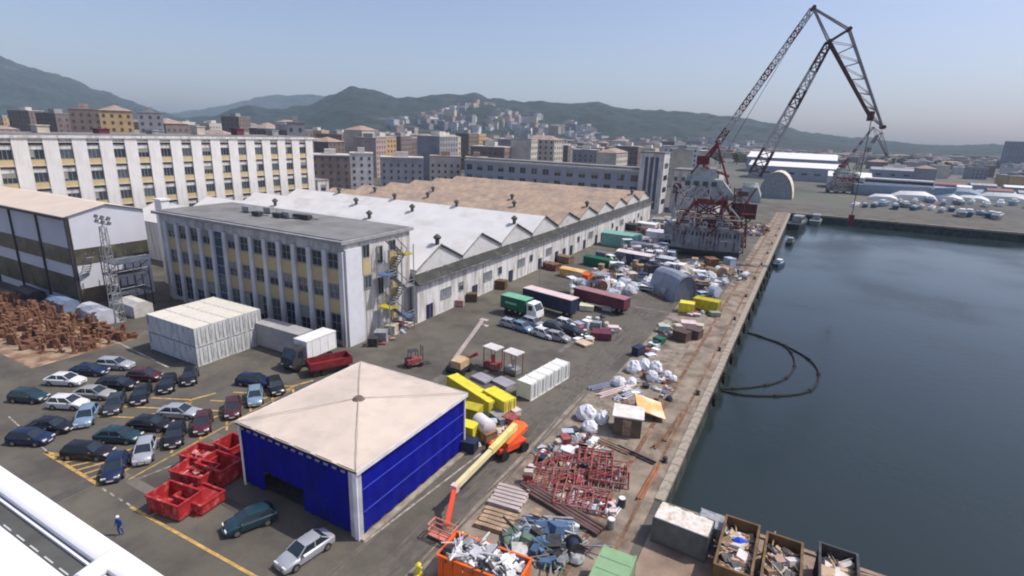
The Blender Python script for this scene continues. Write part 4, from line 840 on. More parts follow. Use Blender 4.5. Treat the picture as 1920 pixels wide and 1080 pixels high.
# brown hut with white roof
g = G(1165, 812); t = thing('wooden_hut', 'brown wooden hut with flat white roof beside the tilted orange panel', 'hut', (g.x + .4, g.y + .8, 0), R(14))
mb = MB(); mb.box(-1.5, 1.5, -1.3, 1.3, 0, 2.3); part('wall', mb, M('dark_hut_boards', (.12, .10, .07), .9, var=.3), t)
mb = MB(); mb.box(-1.7, 1.7, -1.5, 1.5, 2.3, 2.45); part('roof', mb, M('hut_roof_white', (.66, .63, .58), .7), t)
mb = MB(); mb.box(-.5, .4, -1.36, -1.3, .1, 2.0); part('door', mb, wood, t)
# tilted orange panel
g = G(1216, 775); t = thing('tilted_panel', 'big orange plywood panel leaning on a low rack by the quay', 'panel', (g.x, g.y, 0), R(22))
mb = MB(); q = Matrix.Translation((0, 0, .9)) @ Matrix.Rotation(R(17), 4, 'Y'); mb.box(-1.7, 1.7, -2.1, 2.1, 0, .12, 0, q); part('sheet', mb, plywood, t)
mb = MB()
for sy in (-1.6, 1.6): mb.tube((-1.4, sy, 0), (-1.4, sy, 1.25), .06); mb.tube((1.3, sy, 0), (1.3, sy, .5), .06); mb.tube((-1.4, sy, 1.2), (1.3, sy, .45), .05)
part('rack', mb, rust, t)
# stacks of red frames (scaffold racks)
def rframe(px, py, a_, lb, wd=2.6, ln=3.4, n=3, mat=redframe):
    g = G(px, py); mb = MB()
    for k in range(n):
        z = .08 + k * .38; ox, oy = random.uniform(-.25, .25), random.uniform(-.25, .25)
        for s in (-1, 1): mb.tube((-ln / 2 + ox, s * wd / 2 + oy, z), (ln / 2 + ox, s * wd / 2 + oy, z), .07, 5); mb.tube((s * ln / 2 + ox, -wd / 2 + oy, z + .07), (s * ln / 2 + ox, wd / 2 + oy, z + .07), .07, 5)
        for q in range(1, 5): x = -ln / 2 + ln * q / 5 + ox; mb.tube((x, -wd / 2 + oy, z + .05), (x, wd / 2 + oy, z + .05), .05, 5)
        mb.tube((-ln / 2 + ox, -wd / 2 + oy, z + .12), (ln / 2 + ox, wd / 2 + oy, z + .12), .05, 5)
        if k < n - 1:
            for s in (-1, 1):
                for u in (-1, 1): mb.tube((s * ln / 2 * .8, u * wd / 2 * .8, z), (s * ln / 2 * .8, u * wd / 2 * .8, z + .4), .05, 5)
    solo('frame_stack', lb, 'steel frames', mb, mat, (g.x, g.y, 0), R(a_), 'stacks of red steel frames')
for a in ((1035, 868, 15, 'dark red frame stack at the left rear of the red group'), (1075, 862, 10, 'faded red frame stack at the rear middle'), (1118, 868, 18, 'pinkish frame stack at the right rear corner'), (1030, 905, 12, 'dark red frame stack behind the brown beam, left side'), (1072, 905, 20, 'red frame stack in the centre of the group'), (1112, 905, 14, 'grey red frame stack right of the centre'), (1070, 940, 16, 'bright red frame stack near the beam'), (1105, 945, 10, 'red frame stack at the front right of the group'), (1142, 900, 16, 'narrow red frame stack next to the apron')): rframe(*a, n=random.choice((2, 3, 4)))
mb = MB()
for k in range(4):
    mb.cbox(0, -.55 + k * .36, .1 + .02 * k, 9.0, .28, .3, R(random.uniform(-1, 1)))
g = G(1050, 950); solo('steel_beams', 'bundle of long dark brown beams lying in front of the red frames', 'beams', mb, M('brown_beam', (.10, .06, .055), .8, var=.3), (g.x, g.y - .3, 0), R(-15))
# timber stacks
for (px, py, n, lb, cl) in ((955, 935, 6, 'pale pinkish plank stack beside the brown beams', M('pale_planks', (.42, .36, .34), .85, var=.2)), (935, 975, 5, 'dark brown plank stack in front of the pale one', wood)):
    g = G(px, py); t = thing('plank_stack', lb, 'planks', (g.x, g.y, 0), R(8), 'plank stacks')
    for i in range(n):
        for k in range(2): mb = MB(); mb.box(-1.5, 1.5, -.2, .2, 0, .16); part('plank', mb, cl, t, (random.uniform(-.15, .15), -1.4 + i * .52, .05 + k * .19), R(random.uniform(-2, 2)))
# scrap pile by the orange skip
def pile(cx, cy, rx, ry, n, mats, name, seed=1, hmax=1.1):
    mb = MB()
    for i in range(n):
        a_ = random.uniform(0, 6.28); r_ = math.sqrt(random.random()); x, y = cx + rx * r_ * math.cos(a_), cy + ry * r_ * math.sin(a_); junk(mb, x, x, y, y, .02, 1, len(mats), 1.5, hmax * (1 - .6 * r_) + .1)
    o = link(name, mb.mesh(name, mats)); o['kind'] = 'stuff'; o['label'] = 'loose heap of scrap pieces'; return o
bj = [steel, M('blue_scrap', (.08, .14, .24), .6), dsteel, M('pale_scrap2', (.5, .52, .55), .6), M('green_scrap', (.1, .16, .12), .7)]
g = G(1020, 1020); pile(g.x, g.y, 3.4, 2.6, 130, bj, 'scrap_heap')
g = G(1010, 975); mb = MB()
for k in range(9): mb.tube((-2.2 + random.uniform(-.3, .3), -.8 + k * .2, .12 + (k % 3) * .17), (2.2 + random.uniform(-.3, .3), -.7 + k * .2, .12 + (k % 3) * .17), .1, 8, k % 2)
solo('pipe_bundle', 'bundle of grey and blue pipes near the front scrap heap', 'pipes', mb, [steel, M('blue_pipe', (.16, .24, .34), .5)], (g.x + 1.2, g.y - .5, 0), R(25))
g = G(1075, 1040); mb = MB(); mb.tube((0, -.5, .5), (0, .5, .5), .5, 14); mb.tube((0, -.55, .5), (0, -.5, .5), .75, 14, 1); mb.tube((0, .5, .5), (0, .55, .5), .75, 14, 1); solo('cable_reel', 'dark blue cable reel in front of the green container', 'reel', mb, [navy, dsteel], (g.x, g.y, .25), R(40))
g = G(1418, 432); rj = [rust, M('brown_scrap', (.16, .10, .07), .9, var=.3), M('violet_scrap', (.14, .11, .17), .8), beige]; pile(g.x, g.y, 4.2, 16, 260, rj, 'scrap_heap', hmax=2.4)
g = G(1375, 520); pile(g.x, g.y, 3, 7, 90, [steel, dsteel, M('pale_scrap', (.52, .52, .56), .6, var=.2)], 'scrap_heap', hmax=1.8)
# bollards along the quay edge
bo_ = MB(); bo_.tube((0, 0, .0), (0, 0, .12), .42, 12); bo_.tube((0, 0, .12), (0, 0, .55), .24, 12); bo_.tube((0, 0, .55), (0, 0, .8), .40, 12, r1=.3)
bom = bo_.mesh('bollard', dsteel, True)
for i in range(12):
    o = link('bollard', bom, None, (-8.9 if i else -12.6, 33.5 + i * 17.6, .0)); o.scale = (.75, .75, .75); tag(o, 'black mooring bollard on the quay edge, number ' + ['one, nearest', 'two', 'three', 'four', 'five', 'six', 'seven', 'eight', 'nine', 'ten', 'eleven', 'twelve, farthest'][i] + ' counting away', 'bollard', 'mooring bollards along the quay')
# tyre fenders
fe = MB()
for k in range(12):
    a0, a1 = 2 * math.pi * k / 12, 2 * math.pi * (k + 1) / 12; fe.tube((0, .75 * math.cos(a0), .75 * math.sin(a0)), (0, .75 * math.cos(a1), .75 * math.sin(a1)), .26, 6)
fem = fe.mesh('tyre_fender', rubber, True); nf_ = ['nearest', 'second', 'third', 'fourth', 'fifth', 'sixth', 'seventh', 'eighth', 'ninth', 'tenth', 'eleventh', 'twelfth', 'thirteenth', 'farthest']
for i in range(14):
    o = link('tyre_fender', fem, None, (QX + .42, 72 + i * 8.2 + random.uniform(-1, 1), -1.5)); tag(o, 'black tyre fender hanging on the quay wall, %s of the row' % nf_[i], 'fender', 'tyre fenders along the quay wall')
# floating booms
def spline(pts, n=10):
    out = []; P = [pts[0]] + pts + [pts[-1]]
    for i in range(1, len(P) - 2):
        for k in range(n):
            t = k / n; a, b, c, d = P[i - 1], P[i], P[i + 1], P[i + 2]; out.append(0.5 * ((2 * b) + (c - a) * t + (2 * a - 5 * b + 4 * c - d) * t * t + (3 * b - a - 3 * c + d) * t ** 3))
    return out + [pts[-1]]
for lb, pp, r_ in (('outer loop of black floating hose on the water, bulging right', ((1352, 732), (1400, 741), (1480, 741), (1525, 728), (1535, 700), (1518, 675), (1480, 652), (1440, 636), (1402, 624)), .17), ('inner loop of black floating hose on the water', ((1352, 729), (1400, 727), (1450, 719), (1478, 705), (1490, 685), (1484, 662), (1465, 645), (1430, 632), (1402, 623)), .15)):
    pts = spline([G(x, y, WZ + .1) for x, y in pp], 8); mb = MB()
    for a_, b_ in zip(pts, pts[1:]): mb.tube(a_, b_, r_, 8)
    for k, q in enumerate(pts): 
        if k % 9 == 4: mb.tube(q, q + (pts[min(k + 1, len(pts) - 1)] - q).normalized() * .8, r_ * 1.7, 8)
    solo('floating_hose', lb, 'hose', mb, rubber, smooth=True)

# mid-yard clutter, one by one
def crate(px, py, s, h, mat, label, group='crates and machine boxes in the yard', cat='crate', name='crate', rz=None):
    g = G(px, py, h / 3); t = thing(name, label, cat, (g.x, g.y, 0), R(random.uniform(-30, 30)) if rz is None else R(rz), group)
    mb = MB(); mb.box(-s / 2, s / 2, -s * .4, s * .4, .12, h); part('body', mb, mat, t)
    mb = MB()
    for a_ in (-1, 0, 1): mb.box(a_ * s * .42 - .06, a_ * s * .42 + .06, -s * .42, s * .42, 0, .118)
    lid = MB(); lid.box(-s / 2 - .05, s / 2 + .05, -s * .4 - .05, s * .4 + .05, h, h + .07); part('lid', lid, mat, t); part('skid', mb, wood, t)
    return t
def rack(px, py, s, h, mat, label, cat='rack', group='steel racks along the dirt apron'):
    g = G(px, py); mb = MB()
    for sx in (-1, 1):
        for sy in (-1, 1): mb.tube((sx * s / 2, sy * s * .4, 0), (sx * s / 2, sy * s * .4, h), .06, 5)
    for z in (h * .15, h * .55, h * .95): mb.cbox(0, 0, z, s, s * .8, .06); junk(mb, -s * .4, s * .4, -s * .3, s * .3, z + .05, 5, 1, .6, .3)
    solo('storage_rack', label, cat, mb, mat, (g.x, g.y, 0), R(random.uniform(-20, 40)), group)
clut = [(1245, 618, 1.8, 1.1, M('pale_teal_cover', (.38, .46, .42), .7), 'pale grey green crate left of the brown racks'), (1236, 640, 1.6, .9, dgreen, 'dark green crate in front of the brown racks'), (1226, 648, 1.5, .6, M('mint_board', (.55, .66, .58), .7), 'pale mint crate below the green one'), (1210, 660, 1.1, .8, redframe, 'small red box behind the white wrapped loads'),
 (1278, 632, 2.4, 1.6, M('dark_brown_box', (.09, .055, .045), .8), 'dark brown box heap under the yellow containers, left'), (1302, 628, 2.2, 1.5, M('dark_brown_box2', (.11, .07, .06), .8), 'dark brown box heap under the yellow containers, right'), (1290, 612, 2.4, 1.2, pinkish, 'dusty pink crate between the brown boxes and yellow skip'), (1308, 615, 1.8, 1.0, beige, 'beige crate right of the dusty pink one'), (1340, 590, 1.8, .8, M('grey_green_pallet', (.25, .28, .22), .8), 'grey green crate near the crane rail'),
 (1100, 578, 2.6, 1.0, M('cream_lid', (.62, .60, .44), .7), 'long cream lidded box in front of the maroon lorry'), (1140, 578, 1.8, 1.4, beige, 'beige cabinet in front of the maroon lorry'), (1150, 618, 1.7, .8, pinkish, 'pale pink topped box at the right end of the parked row'), (1095, 645, 2.2, .35, M('tan_board', (.55, .42, .30), .8), 'flat tan board lying in front of the parked row'),
 (1128, 630, 3.0, 1.2, maroon, 'low dark red box in front of the parked row'), (1118, 612, 1.6, 1.2, steel, 'grey machine box in the parked row'), (1100, 610, 1.4, 1.3, white, 'white cabinet in the parked row'),
 (1085, 612, 1.6, 1.0, M('lilac_box', (.35, .34, .42), .7), 'lilac grey box in the parked row'), (885, 560, 2.0, 1.6, M('dark_stain_box', (.10, .07, .04), .8), 'dark brown crate by the shed wall, right'), (862, 570, 1.6, 1.2, M('pink_box', (.4, .25, .24), .8), 'pink crate against the shed wall'), (940, 536, 2.2, 1.8, M('rust_box', (.12, .07, .03), .8), 'rust brown crate by the shed wall near the green lorry')]
for (px, py, s, h, c, lb) in clut: crate(px, py, s, h, c, lb)
# parked row of small cars and vans in front of lorries
row = [(958, 606, 'silver', 'hatch'), (980, 612, 'ice blue', 'hatch'), (1000, 604, 'silver', 'estate'), (1020, 624, 'white', 'hatch'), (1040, 612, 'dark grey', 'hatch'), (1062, 606, 'white', 'hatch'), (1046, 630, 'pale grey', 'hatch'), (1075, 620, 'black', 'estate')]
for i, (px, py, c, s) in enumerate(row): car(px, py, -12 + random.uniform(-6, 6) + (0 if i % 2 else 6), c, s, '%s %s in the row beside the lorries, %s from the left' % (c, {'hatch': 'hatchback', 'estate': 'estate'}[s], ['first', 'second', 'third', 'fourth', 'fifth', 'seventh', 'sixth', 'eighth'][i]), 'cars parked beside the lorries')
# pipes, hoses and flat stuff on the apron: poles
def poles(px, py, L_, n, a_, mat, label, r_=.1, group='bundles of poles on the apron'):
    g = G(px, py); mb = MB()
    for k in range(n): mb.tube((-L_ / 2 + random.uniform(-.3, .3), -n * .09 + k * .2, r_ + .01 + (k % 2) * r_ * 1.5), (L_ / 2 + random.uniform(-.3, .3), -n * .09 + k * .2 + random.uniform(-.05, .05), r_ + .01 + (k % 2) * r_ * 1.5), r_, 6)
    solo('pole_bundle', label, 'poles', mb, mat, (g.x, g.y, 0), R(a_), group)
poles(1150, 735, 5.0, 5, 62, pinkish, 'pale pinkish pole bundle left of the tilted panel')
poles(1175, 742, 4.4, 5, 66, M('lilac_pole', (.42, .43, .52), .6), 'lilac white pole bundle next to the tilted panel')
poles(1130, 725, 4.0, 4, 58, M('blue_grey_pole', (.22, .25, .34), .6), 'blue grey pole bundle at the roadside')
poles(1240, 825, 4.5, 3, 80, rustrail, 'rusty pole bundle lying along the apron right of the hut')
poles(1195, 855, 4.5, 3, -14, dsteel, 'dark pole bundle lying across the apron')
poles(1150, 838, 3.6, 4, -10, wood, 'wooden pole bundle in front of the brown hut')
poles(1262, 800, 7.5, 2, 88, rustrail, 'long rusty rail pieces lying parallel to the quay edge')
poles(1215, 905, 6.0, 2, 88, M('orange_rust', (.30, .11, .05), .8), 'orange rusty rail pieces near the platform')
for (px, py, s, lb, c) in ((1165, 950, .8, 'dark drum on the apron with pale top, farther of two', dsteel), (1145, 990, .8, 'dark drum on the apron, nearer of two', steel)):
    g = G(px, py); mb = MB(); mb.tube((0, 0, 0), (0, 0, .9), .34, 14); mb.tube((0, 0, .9), (0, 0, .94), .3, 14, 1); mb.tube((0, 0, .3), (0, 0, .34), .36, 14); mb.tube((0, 0, .6), (0, 0, .64), .36, 14); solo('drum', lb, 'drum', mb, [c, white], (g.x, g.y, 0))
g = G(840, 822); 
# yellow frames and white tank beside the tent's right side
for (px, py, s, h, c, lb) in ((885, 782, 2.0, 2.0, dyellow, 'yellow framed machine against the tent side, rear'), (878, 815, 1.8, 1.9, yellow, 'yellow framed machine against the tent side, front'), (912, 818, 1.9, 1.2, M('brown_machine', (.28, .15, .08), .7), 'brown machine beside the orange boom lift'), (880, 838, 1.6, 1.2, navy, 'dark blue machine box at the right tent corner'), (940, 785, 2.2, .8, steel, 'grey pallet of parts near the yellow containers'), (958, 790, 1.6, .9, redframe, 'dark red pallet of parts near the yellow containers'), (965, 775, 1.2, .8, pinkish, 'pink box behind the dark red pallet')): crate(px, py, s, h, c, lb, 'machines beside the tent')
g = G(907, 795, 1.6); mb = MB(); mb.tube((-1.1, 0, 1.6), (1.1, 0, 1.6), .85, 16); mb.tube((1.1, 0, 1.6), (1.35, 0, 1.6), .85, 16, r1=.4); mb.tube((-1.35, 0, 1.6), (-1.1, 0, 1.6), .4, 16, r1=.85)
for sx in (-.8, .8): mb.cbox(sx, 0, 0, .2, 1.5, 1.0, 0, 1)
solo('white_tank', 'white round tank between yellow machines beside the tent', 'tank', mb, [M('pinkish_white_tank', (.66, .62, .62), .5), dyellow], (g.x, g.y, 0), R(-25), smooth=True)
g = G(990, 905); mb = MB(); mb.cbox(0, 0, .1, .9, .7, .9); mb.cbox(0, 0, 1.0, .8, .6, .35, .1, 1); mb.cbox(0, 0, 0, 1.0, .8, .1); solo('cream_crate', 'cream box on a dark red base at the left end of the red frames', 'crate', mb, [redframe, beige], (g.x, g.y, 0), R(20))
# bottom yellow post
g = G(785, 1078); mb = MB(); mb.cbox(0, 0, 0, .5, .5, .12); mb.tube((0, 0, .1), (0, 0, .95), .16, 10); mb.tube((0, 0, .95), (0, 0, 1.1), .22, 10, r1=.08); mb.tube((-.3, 0, .75), (.3, 0, .75), .08, 8); solo('yellow_hydrant', 'yellow hydrant post at the bottom edge left of the orange skip', 'hydrant', mb, yellow, (g.x, g.y, 0))
# person in blue on the road near the ship
sk = bpy.data.meshes.new('person')
J = [((0, 0, .95), .13), ((0, 0, 1.15), .14), ((0, 0, 1.4), .15), ((0, .0, 1.53), .06), ((0, .03, 1.63), .1), ((0, .03, 1.74), .09), ((.19, 0, 1.42), .07), ((.27, .02, 1.15), .05), ((.26, .12, .92), .04), ((-.19, 0, 1.42), .07), ((-.27, .0, 1.15), .05), ((-.25, .1, .9), .04), ((.1, 0, .9), .1), ((.12, .06, .5), .07), ((.12, -.02, .08), .05), ((.12, .12, .04), .05), ((-.1, 0, .9), .1), ((-.12, -.04, .5), .07), ((-.12, -.12, .08), .05), ((-.12, .02, .04), .05)]
E_ = [(0, 1), (1, 2), (2, 3), (3, 4), (4, 5), (2, 6), (6, 7), (7, 8), (2, 9), (9, 10), (10, 11), (0, 12), (12, 13), (13, 14), (14, 15), (0, 16), (16, 17), (17, 18), (18, 19)]
sk.from_pydata([j[0] for j in J], E_, []); sk.materials.append(blueov); g = G(227, 1003); po = link('person', sk, None, (g.x, g.y, 0), R(200)); sk.skin_vertices or None
md = po.modifiers.new('skin', 'SKIN')
if not sk.skin_vertices:
    bpy.context.view_layer.objects.active = po; bpy.ops.object.select_all(action='DESELECT'); po.select_set(True); bpy.ops.mesh.customdata_skin_add()
for i, j in enumerate(J): sk.skin_vertices[0].data[i].radius = (j[1], j[1])
sk.skin_vertices[0].data[0].use_root = True; po.modifiers.new('sub', 'SUBSURF').levels = 1; po.modifiers['sub'].render_levels = 1
tag(po, 'person in blue overalls standing on the road beside the white ship rail', 'person')
mb = MB(); mb.blob((0, 0, 0), .10, .11, .12, 0, 10, 5, 0.02); part('face', mb, skin, po, (0, .06, 1.66))
for hx_ in (-.26, .27): mb = MB(); mb.blob((0, 0, 0), .05, .05, .08, 0, 8, 4, .02); part('hand', mb, skin, po, (hx_, .12, .86))
mb = MB(); mb.blob((0, 0, 0), .13, .14, .13, 0, 10, 5, 0.02); part('helmet', mb, white, po, (0, .03, 1.72))

# rusty iron supports at the left
rp = []
for v_ in range(3):
    mb = MB(); mb.cbox(0, 0, 0, 1.5 + .4 * v_, .8, .5 + .3 * v_, 0); mb.cbox(.2, .1, .5 + .3 * v_, .9, .7, .5, .5); mb.tube((-.8, 0, .3), (-.9, .2, 1.3 + .3 * v_), .16, 7); rp.append(mb.mesh('rusty_support', rust))
for v_ in range(4):
    mb = MB(); h = 1.1 + .35 * v_; mb.tube((0, 0, 0), (0, 0, h), .22, 8, r1=.16); mb.cbox(0, 0, 0, .9, .9, .14, v_ * .3); mb.tube((0, 0, h), (.35, .1, h + .35), .2, 7, r1=.14); mb.tube((0, 0, h * .55), (-.45, .15, h * .8), .12, 6); mb.cbox(.3, .1, h + .3, .5, .45, .2, .4)
    rp.append(mb.mesh('rusty_support', rust))
cnt = 0; ROWS = {}
for j in range(7):
    for i in range(24):
        x = -127.5 + i * 1.75 + random.uniform(-.5, .5); y = 29.8 + j * 1.5 + (i * .10) + random.uniform(-.4, .4)
        if x > -90 and j < 1: continue
        o = link('rusty_support', random.choice(rp), None, (x, y, 0), random.uniform(0, 6.3)); o.scale = (1, 1, random.uniform(.7, 1.15)); cnt += 1
        tag(o, 'rusty iron support, %s row from the cars' % ['first', 'second', 'third', 'fourth', 'fifth', 'sixth', 'seventh'][j], 'iron support', 'rusty iron supports'); ROWS.setdefault(j, []).append(o)
mb = MB(); sheet(mb, -132, -86, 28.5, 42, .014); struct('sand_bed', mb, M('orange_sand', (.33, .24, .165), .95, var=.3, scale=.6, col2=(.18, .10, .06), amt=.6, scale2=.4, bump=.3))
for (px, py, L_, W_, H_, c, lb) in ((185, 600, 7, 3, 2.4, M('pale_blue_tarp', (.45, .47, .52), .7), 'pale tarpaulin covered stack left of the container block'), (250, 585, 7.5, 3, 2.6, M('pale_tarp2', (.55, .53, .5), .7), 'cream tarpaulin covered stack behind the container block'), (120, 580, 6, 2.6, 2.2, M('blue_shelter', (.18, .24, .34), .6), 'blue grey low shelter in front of the banded shed'), (60, 560, 6, 2.4, 2.0, dsteel, 'dark low shelter in front of the banded shed, left')):
    g = G(px, py); mb = MB(); mb.loft([[(x, -W_ / 2, 0), (x, -W_ / 2, H_ * .75), (x, -W_ * .2, H_), (x, W_ * .2, H_), (x, W_ / 2, H_ * .75), (x, W_ / 2, 0)] for x in (-L_ / 2, -L_ / 6, L_ / 6, L_ / 2)]); solo('covered_stack', lb, 'covered stack', mb, c, (g.x, g.y, 0), R(random.uniform(-6, 6)))
mb = MB()
for x in range(24): mb.box(-4.95 + x * .42, -4.6 + x * .42, -.06, .06, 0, 1.9)

# ------------------------------------------------------------------ dense equipment between the lorries and the crane
mid = [(1075, 520, 6.0, 2.6, 2.2, plywood, 'orange tan covered machine left of the dark green container'), (1035, 505, 4.0, 2.4, 1.8, rust, 'rust brown stack by the shed wall'), (1060, 492, 3.6, 2.4, 2.0, M('brown_stack', (.2, .13, .09), .8), 'brown stack nearer the shed wall'), (1100, 532, 1.6, 2.2, 2.6, orange, 'orange upright frame box beside the tan machine'),
 (1125, 500, 8.5, 2.6, 2.6, dgreen, 'dark green container with grey top in the dense equipment'), (1145, 488, 8, 2.5, 2.2, M('slate_box', (.14, .15, .17), .6), 'slate grey container behind the dark green one'), (1165, 462, 11, 5, 4.5, teal, 'large teal tarpaulin covered load near the shed'), (1190, 495, 9.5, 3.4, 3.4, M('pinkwhite', (.68, .60, .60), .6), 'pale pink roofed cabin in the dense equipment'), (1235, 498, 8, 3.2, 2.8, M('bluewhite', (.48, .52, .56), .6), 'blue white roofed cabin right of the pale pink one'),
 (1215, 475, 10, 3.2, 3.0, M('greywhite', (.55, .54, .56), .6), 'grey white cabin behind the pale pink one'), (1240, 455, 9, 4, 4.0, M('lilacwhite', (.56, .58, .66), .6), 'lilac white cabin nearest the crane base'), (1215, 432, 7, 4, 3.0, white, 'white cabin close to the shed end'), (1180, 430, 7, 4, 2.5, dsteel, 'dark stack close to the shed end'), (1240, 425, 6, 4, 3.5, steel, 'grey cabin left of the crane portal')]
for (px, py, L_, W_, H_, c, lb) in mid:
    g = G(px, py); t = thing('covered_load' if 'cover' in lb else ('cabin' if 'cabin' in lb else 'stack'), lb, 'load', (g.x, g.y, 0), R(random.uniform(-14, 4)), 'dense equipment near the crane')
    mb = MB(); mb.box(-L_ / 2, L_ / 2, -W_ / 2, W_ / 2, .1, H_ * .86); part('body', mb, c if 'roof' not in lb else M('dark_grey_body', (.20, .19, .2), .7), t)  # cabins with a roof colour get one plain dark grey body
    mb = MB(); mb.add([(-L_ / 2 - .1, -W_ / 2 - .1, H_ * .86), (L_ / 2 + .1, -W_ / 2 - .1, H_ * .86), (L_ / 2 + .1, 0, H_), (-L_ / 2 - .1, 0, H_), (-L_ / 2 - .1, W_ / 2 + .1, H_ * .86), (L_ / 2 + .1, W_ / 2 + .1, H_ * .86)], [(0, 1, 2, 3), (3, 2, 5, 4), (0, 3, 4), (1, 5, 2)]); part('top', mb, c, t)
g = G(1262, 562); t = thing('curved_shelter', 'tall blue grey curved shelter at the right end of the crowded equipment', 'shelter', (g.x - 1, g.y + 3, 0), R(48)); arc2 = [(2.6 * math.cos(math.pi * k / 10), 5.6 * math.sin(math.pi * k / 10) ** .8) for k in range(11)]
mb = MB(); mb.loft([[(x, yy, z * (.94 + .06 * (abs(yy) < 2))) for x, z in arc2] for yy in (-4.5, -1.5, 1.5, 4.5)], 0, False); part('canopy', mb, M('blue_grey_cover', (.27, .30, .35), .6, var=.15), t)
mb = MB(); mb.add([(x * .97, -4.2, z * .97) for x, z in arc2], [tuple(range(11))]); part('end_panel', mb, M('blue_grey_end', (.13, .15, .19), .7), t)
for (px, py, s_, lb) in ((1130, 540, 3.4, 'large pale dome shaped covered load behind the maroon lorry'), (1165, 520, 3.2, 'second large pale covered load farther behind the maroon lorry'), (1205, 535, 3.0, 'large off white covered load left of the curved shelter'), (1180, 548, 2.6, 'medium pale covered load just behind the maroon lorry cab'), (1330, 525, 3.0, 'pale covered load near the quay behind the yellow container'), (1255, 520, 2.8, 'pale covered load left behind the curved shelter')):
    bundle(px, py, s_, lb, M('pale_grey_wrap', (.50, .50, .52), .7, var=.15, bump=.5, bscale=1.5), 'covered load', 'covered_load', 'large covered loads near the crane')
pal = [('white', white), ('off-white', offwhite), ('pale', bagm), ('grey', steel), ('dark', dsteel), ('rusty', rust), ('cream', beige), ('pale blue', M('paleblue', (.4, .46, .54), .6)), ('brown', wood), ('navy', navy), ('pinkish', pinkish)]
where = ['beside the shed wall', 'behind the lorries', 'in front of the crane base', 'next to the pale cabins', 'near the quay edge']
seen = set(); k = 0
def midzone(px, py): return where[0] if px < 1090 else where[1] if py > 540 else where[4] if px > 1300 else where[2] if py < 470 else where[3]
for i in range(330):
    for _ in range(40):
        py = random.uniform(418, 558); x0 = 1215 - (py - 405) * 1.35 + 40; x1 = min(1270 + (py - 470) * .15, 1400); px = random.uniform(x0, 1290)
        if random.random() < .25 and 500 < py: px = random.uniform(1285, 1385 - (py - 480) * .5)
        if not (py < 500 and px > 1262) and px < 1470 - (py - 400) * .48: break
    g = G(px, py); nme, mt = random.choice(pal); s = random.uniform(1.2, 3.6); hh = random.uniform(.8, 3.0); kind = random.randrange(5)
    mb = MB()
    if kind == 0: mb.box(-s / 2, s / 2, -s * .35, s * .35, .1, hh); mb.box(-s / 2 - .05, s / 2 + .05, -s * .4, s * .4, hh, hh + .1); nm, ct = 'machine_box', 'machine box'
    elif kind == 1: mb.tube((-s / 2, 0, hh * .5), (s / 2, 0, hh * .5), hh * .45, 12); mb.cbox(-s * .3, 0, 0, .2, hh * .8, hh * .3); mb.cbox(s * .3, 0, 0, .2, hh * .8, hh * .3); nm, ct = 'tank', 'tank'
    elif kind == 2: mb.blob((0, 0, hh * .25), s * .55, s * .42, hh * .7, 0, 9, 5); mb.cbox(0, 0, 0, s, s * .7, .12); nm, ct = 'wrapped_load', 'wrapped load'
    elif kind == 3:
        for q in range(6): mb.tube((-s, -.5 + q * .2, .12 + (q % 2) * .15), (s, -.5 + q * .2, .12 + (q % 2) * .15), .1, 6)
        nm, ct = 'pipe_bundle', 'pipes'
    else:
        for sx in (-1, 1):
            for sy in (-1, 1): mb.tube((sx * s / 2, sy * s / 3, 0), (sx * s / 2, sy * s / 3, hh * 1.3), .07, 5)
        mb.cbox(0, 0, hh * .6, s, s * .66, .08); mb.cbox(0, 0, hh * 1.3, s, s * .66, .08); junk(mb, -s * .4, s * .4, -s * .3, s * .3, hh * .6, 6, 1, .7, .5); nm, ct = 'equipment_rack', 'equipment rack'
    lb = '%s %s %s, amid crowded equipment' % (nme, ct, midzone(px, py))
    solo(nm, lb, ct, mb, mt, (g.x, g.y, 0), random.uniform(0, 3.1), '%s %s items %s' % (nme, ct, midzone(px, py)))
zones = [('left of the brown hut, by the road', [(1085, 815), (1135, 845), (1040, 845), (1065, 830)], 34, (.5, 1.3)), ('around the red frames', [(1000, 905), (1150, 900), (1140, 960), (1010, 850)], 44, (.4, 1.0)), ('behind the white wrapped loads', [(1200, 672), (1290, 600), (1330, 560), (1345, 530)], 42, (.6, 1.7)), ('beside the orange boom lift', [(875, 770), (960, 800), (935, 830), (880, 830)], 22, (.5, 1.3)), ('between hut and tilted panel', [(1180, 760), (1250, 740), (1165, 730), (1240, 705)], 26, (.4, 1.2)), ('at the foot of the fire stair', [(690, 650), (750, 620), (780, 600), (810, 590)], 16, (.5, 1.2)), ('in the row beside the lorries', [(1080, 625), (1150, 620), (1120, 600), (1100, 640)], 26, (.6, 1.4)), ('near the front scrap heap', [(985, 1000), (1080, 1030), (1090, 990), (1000, 960)], 14, (.4, .9))]
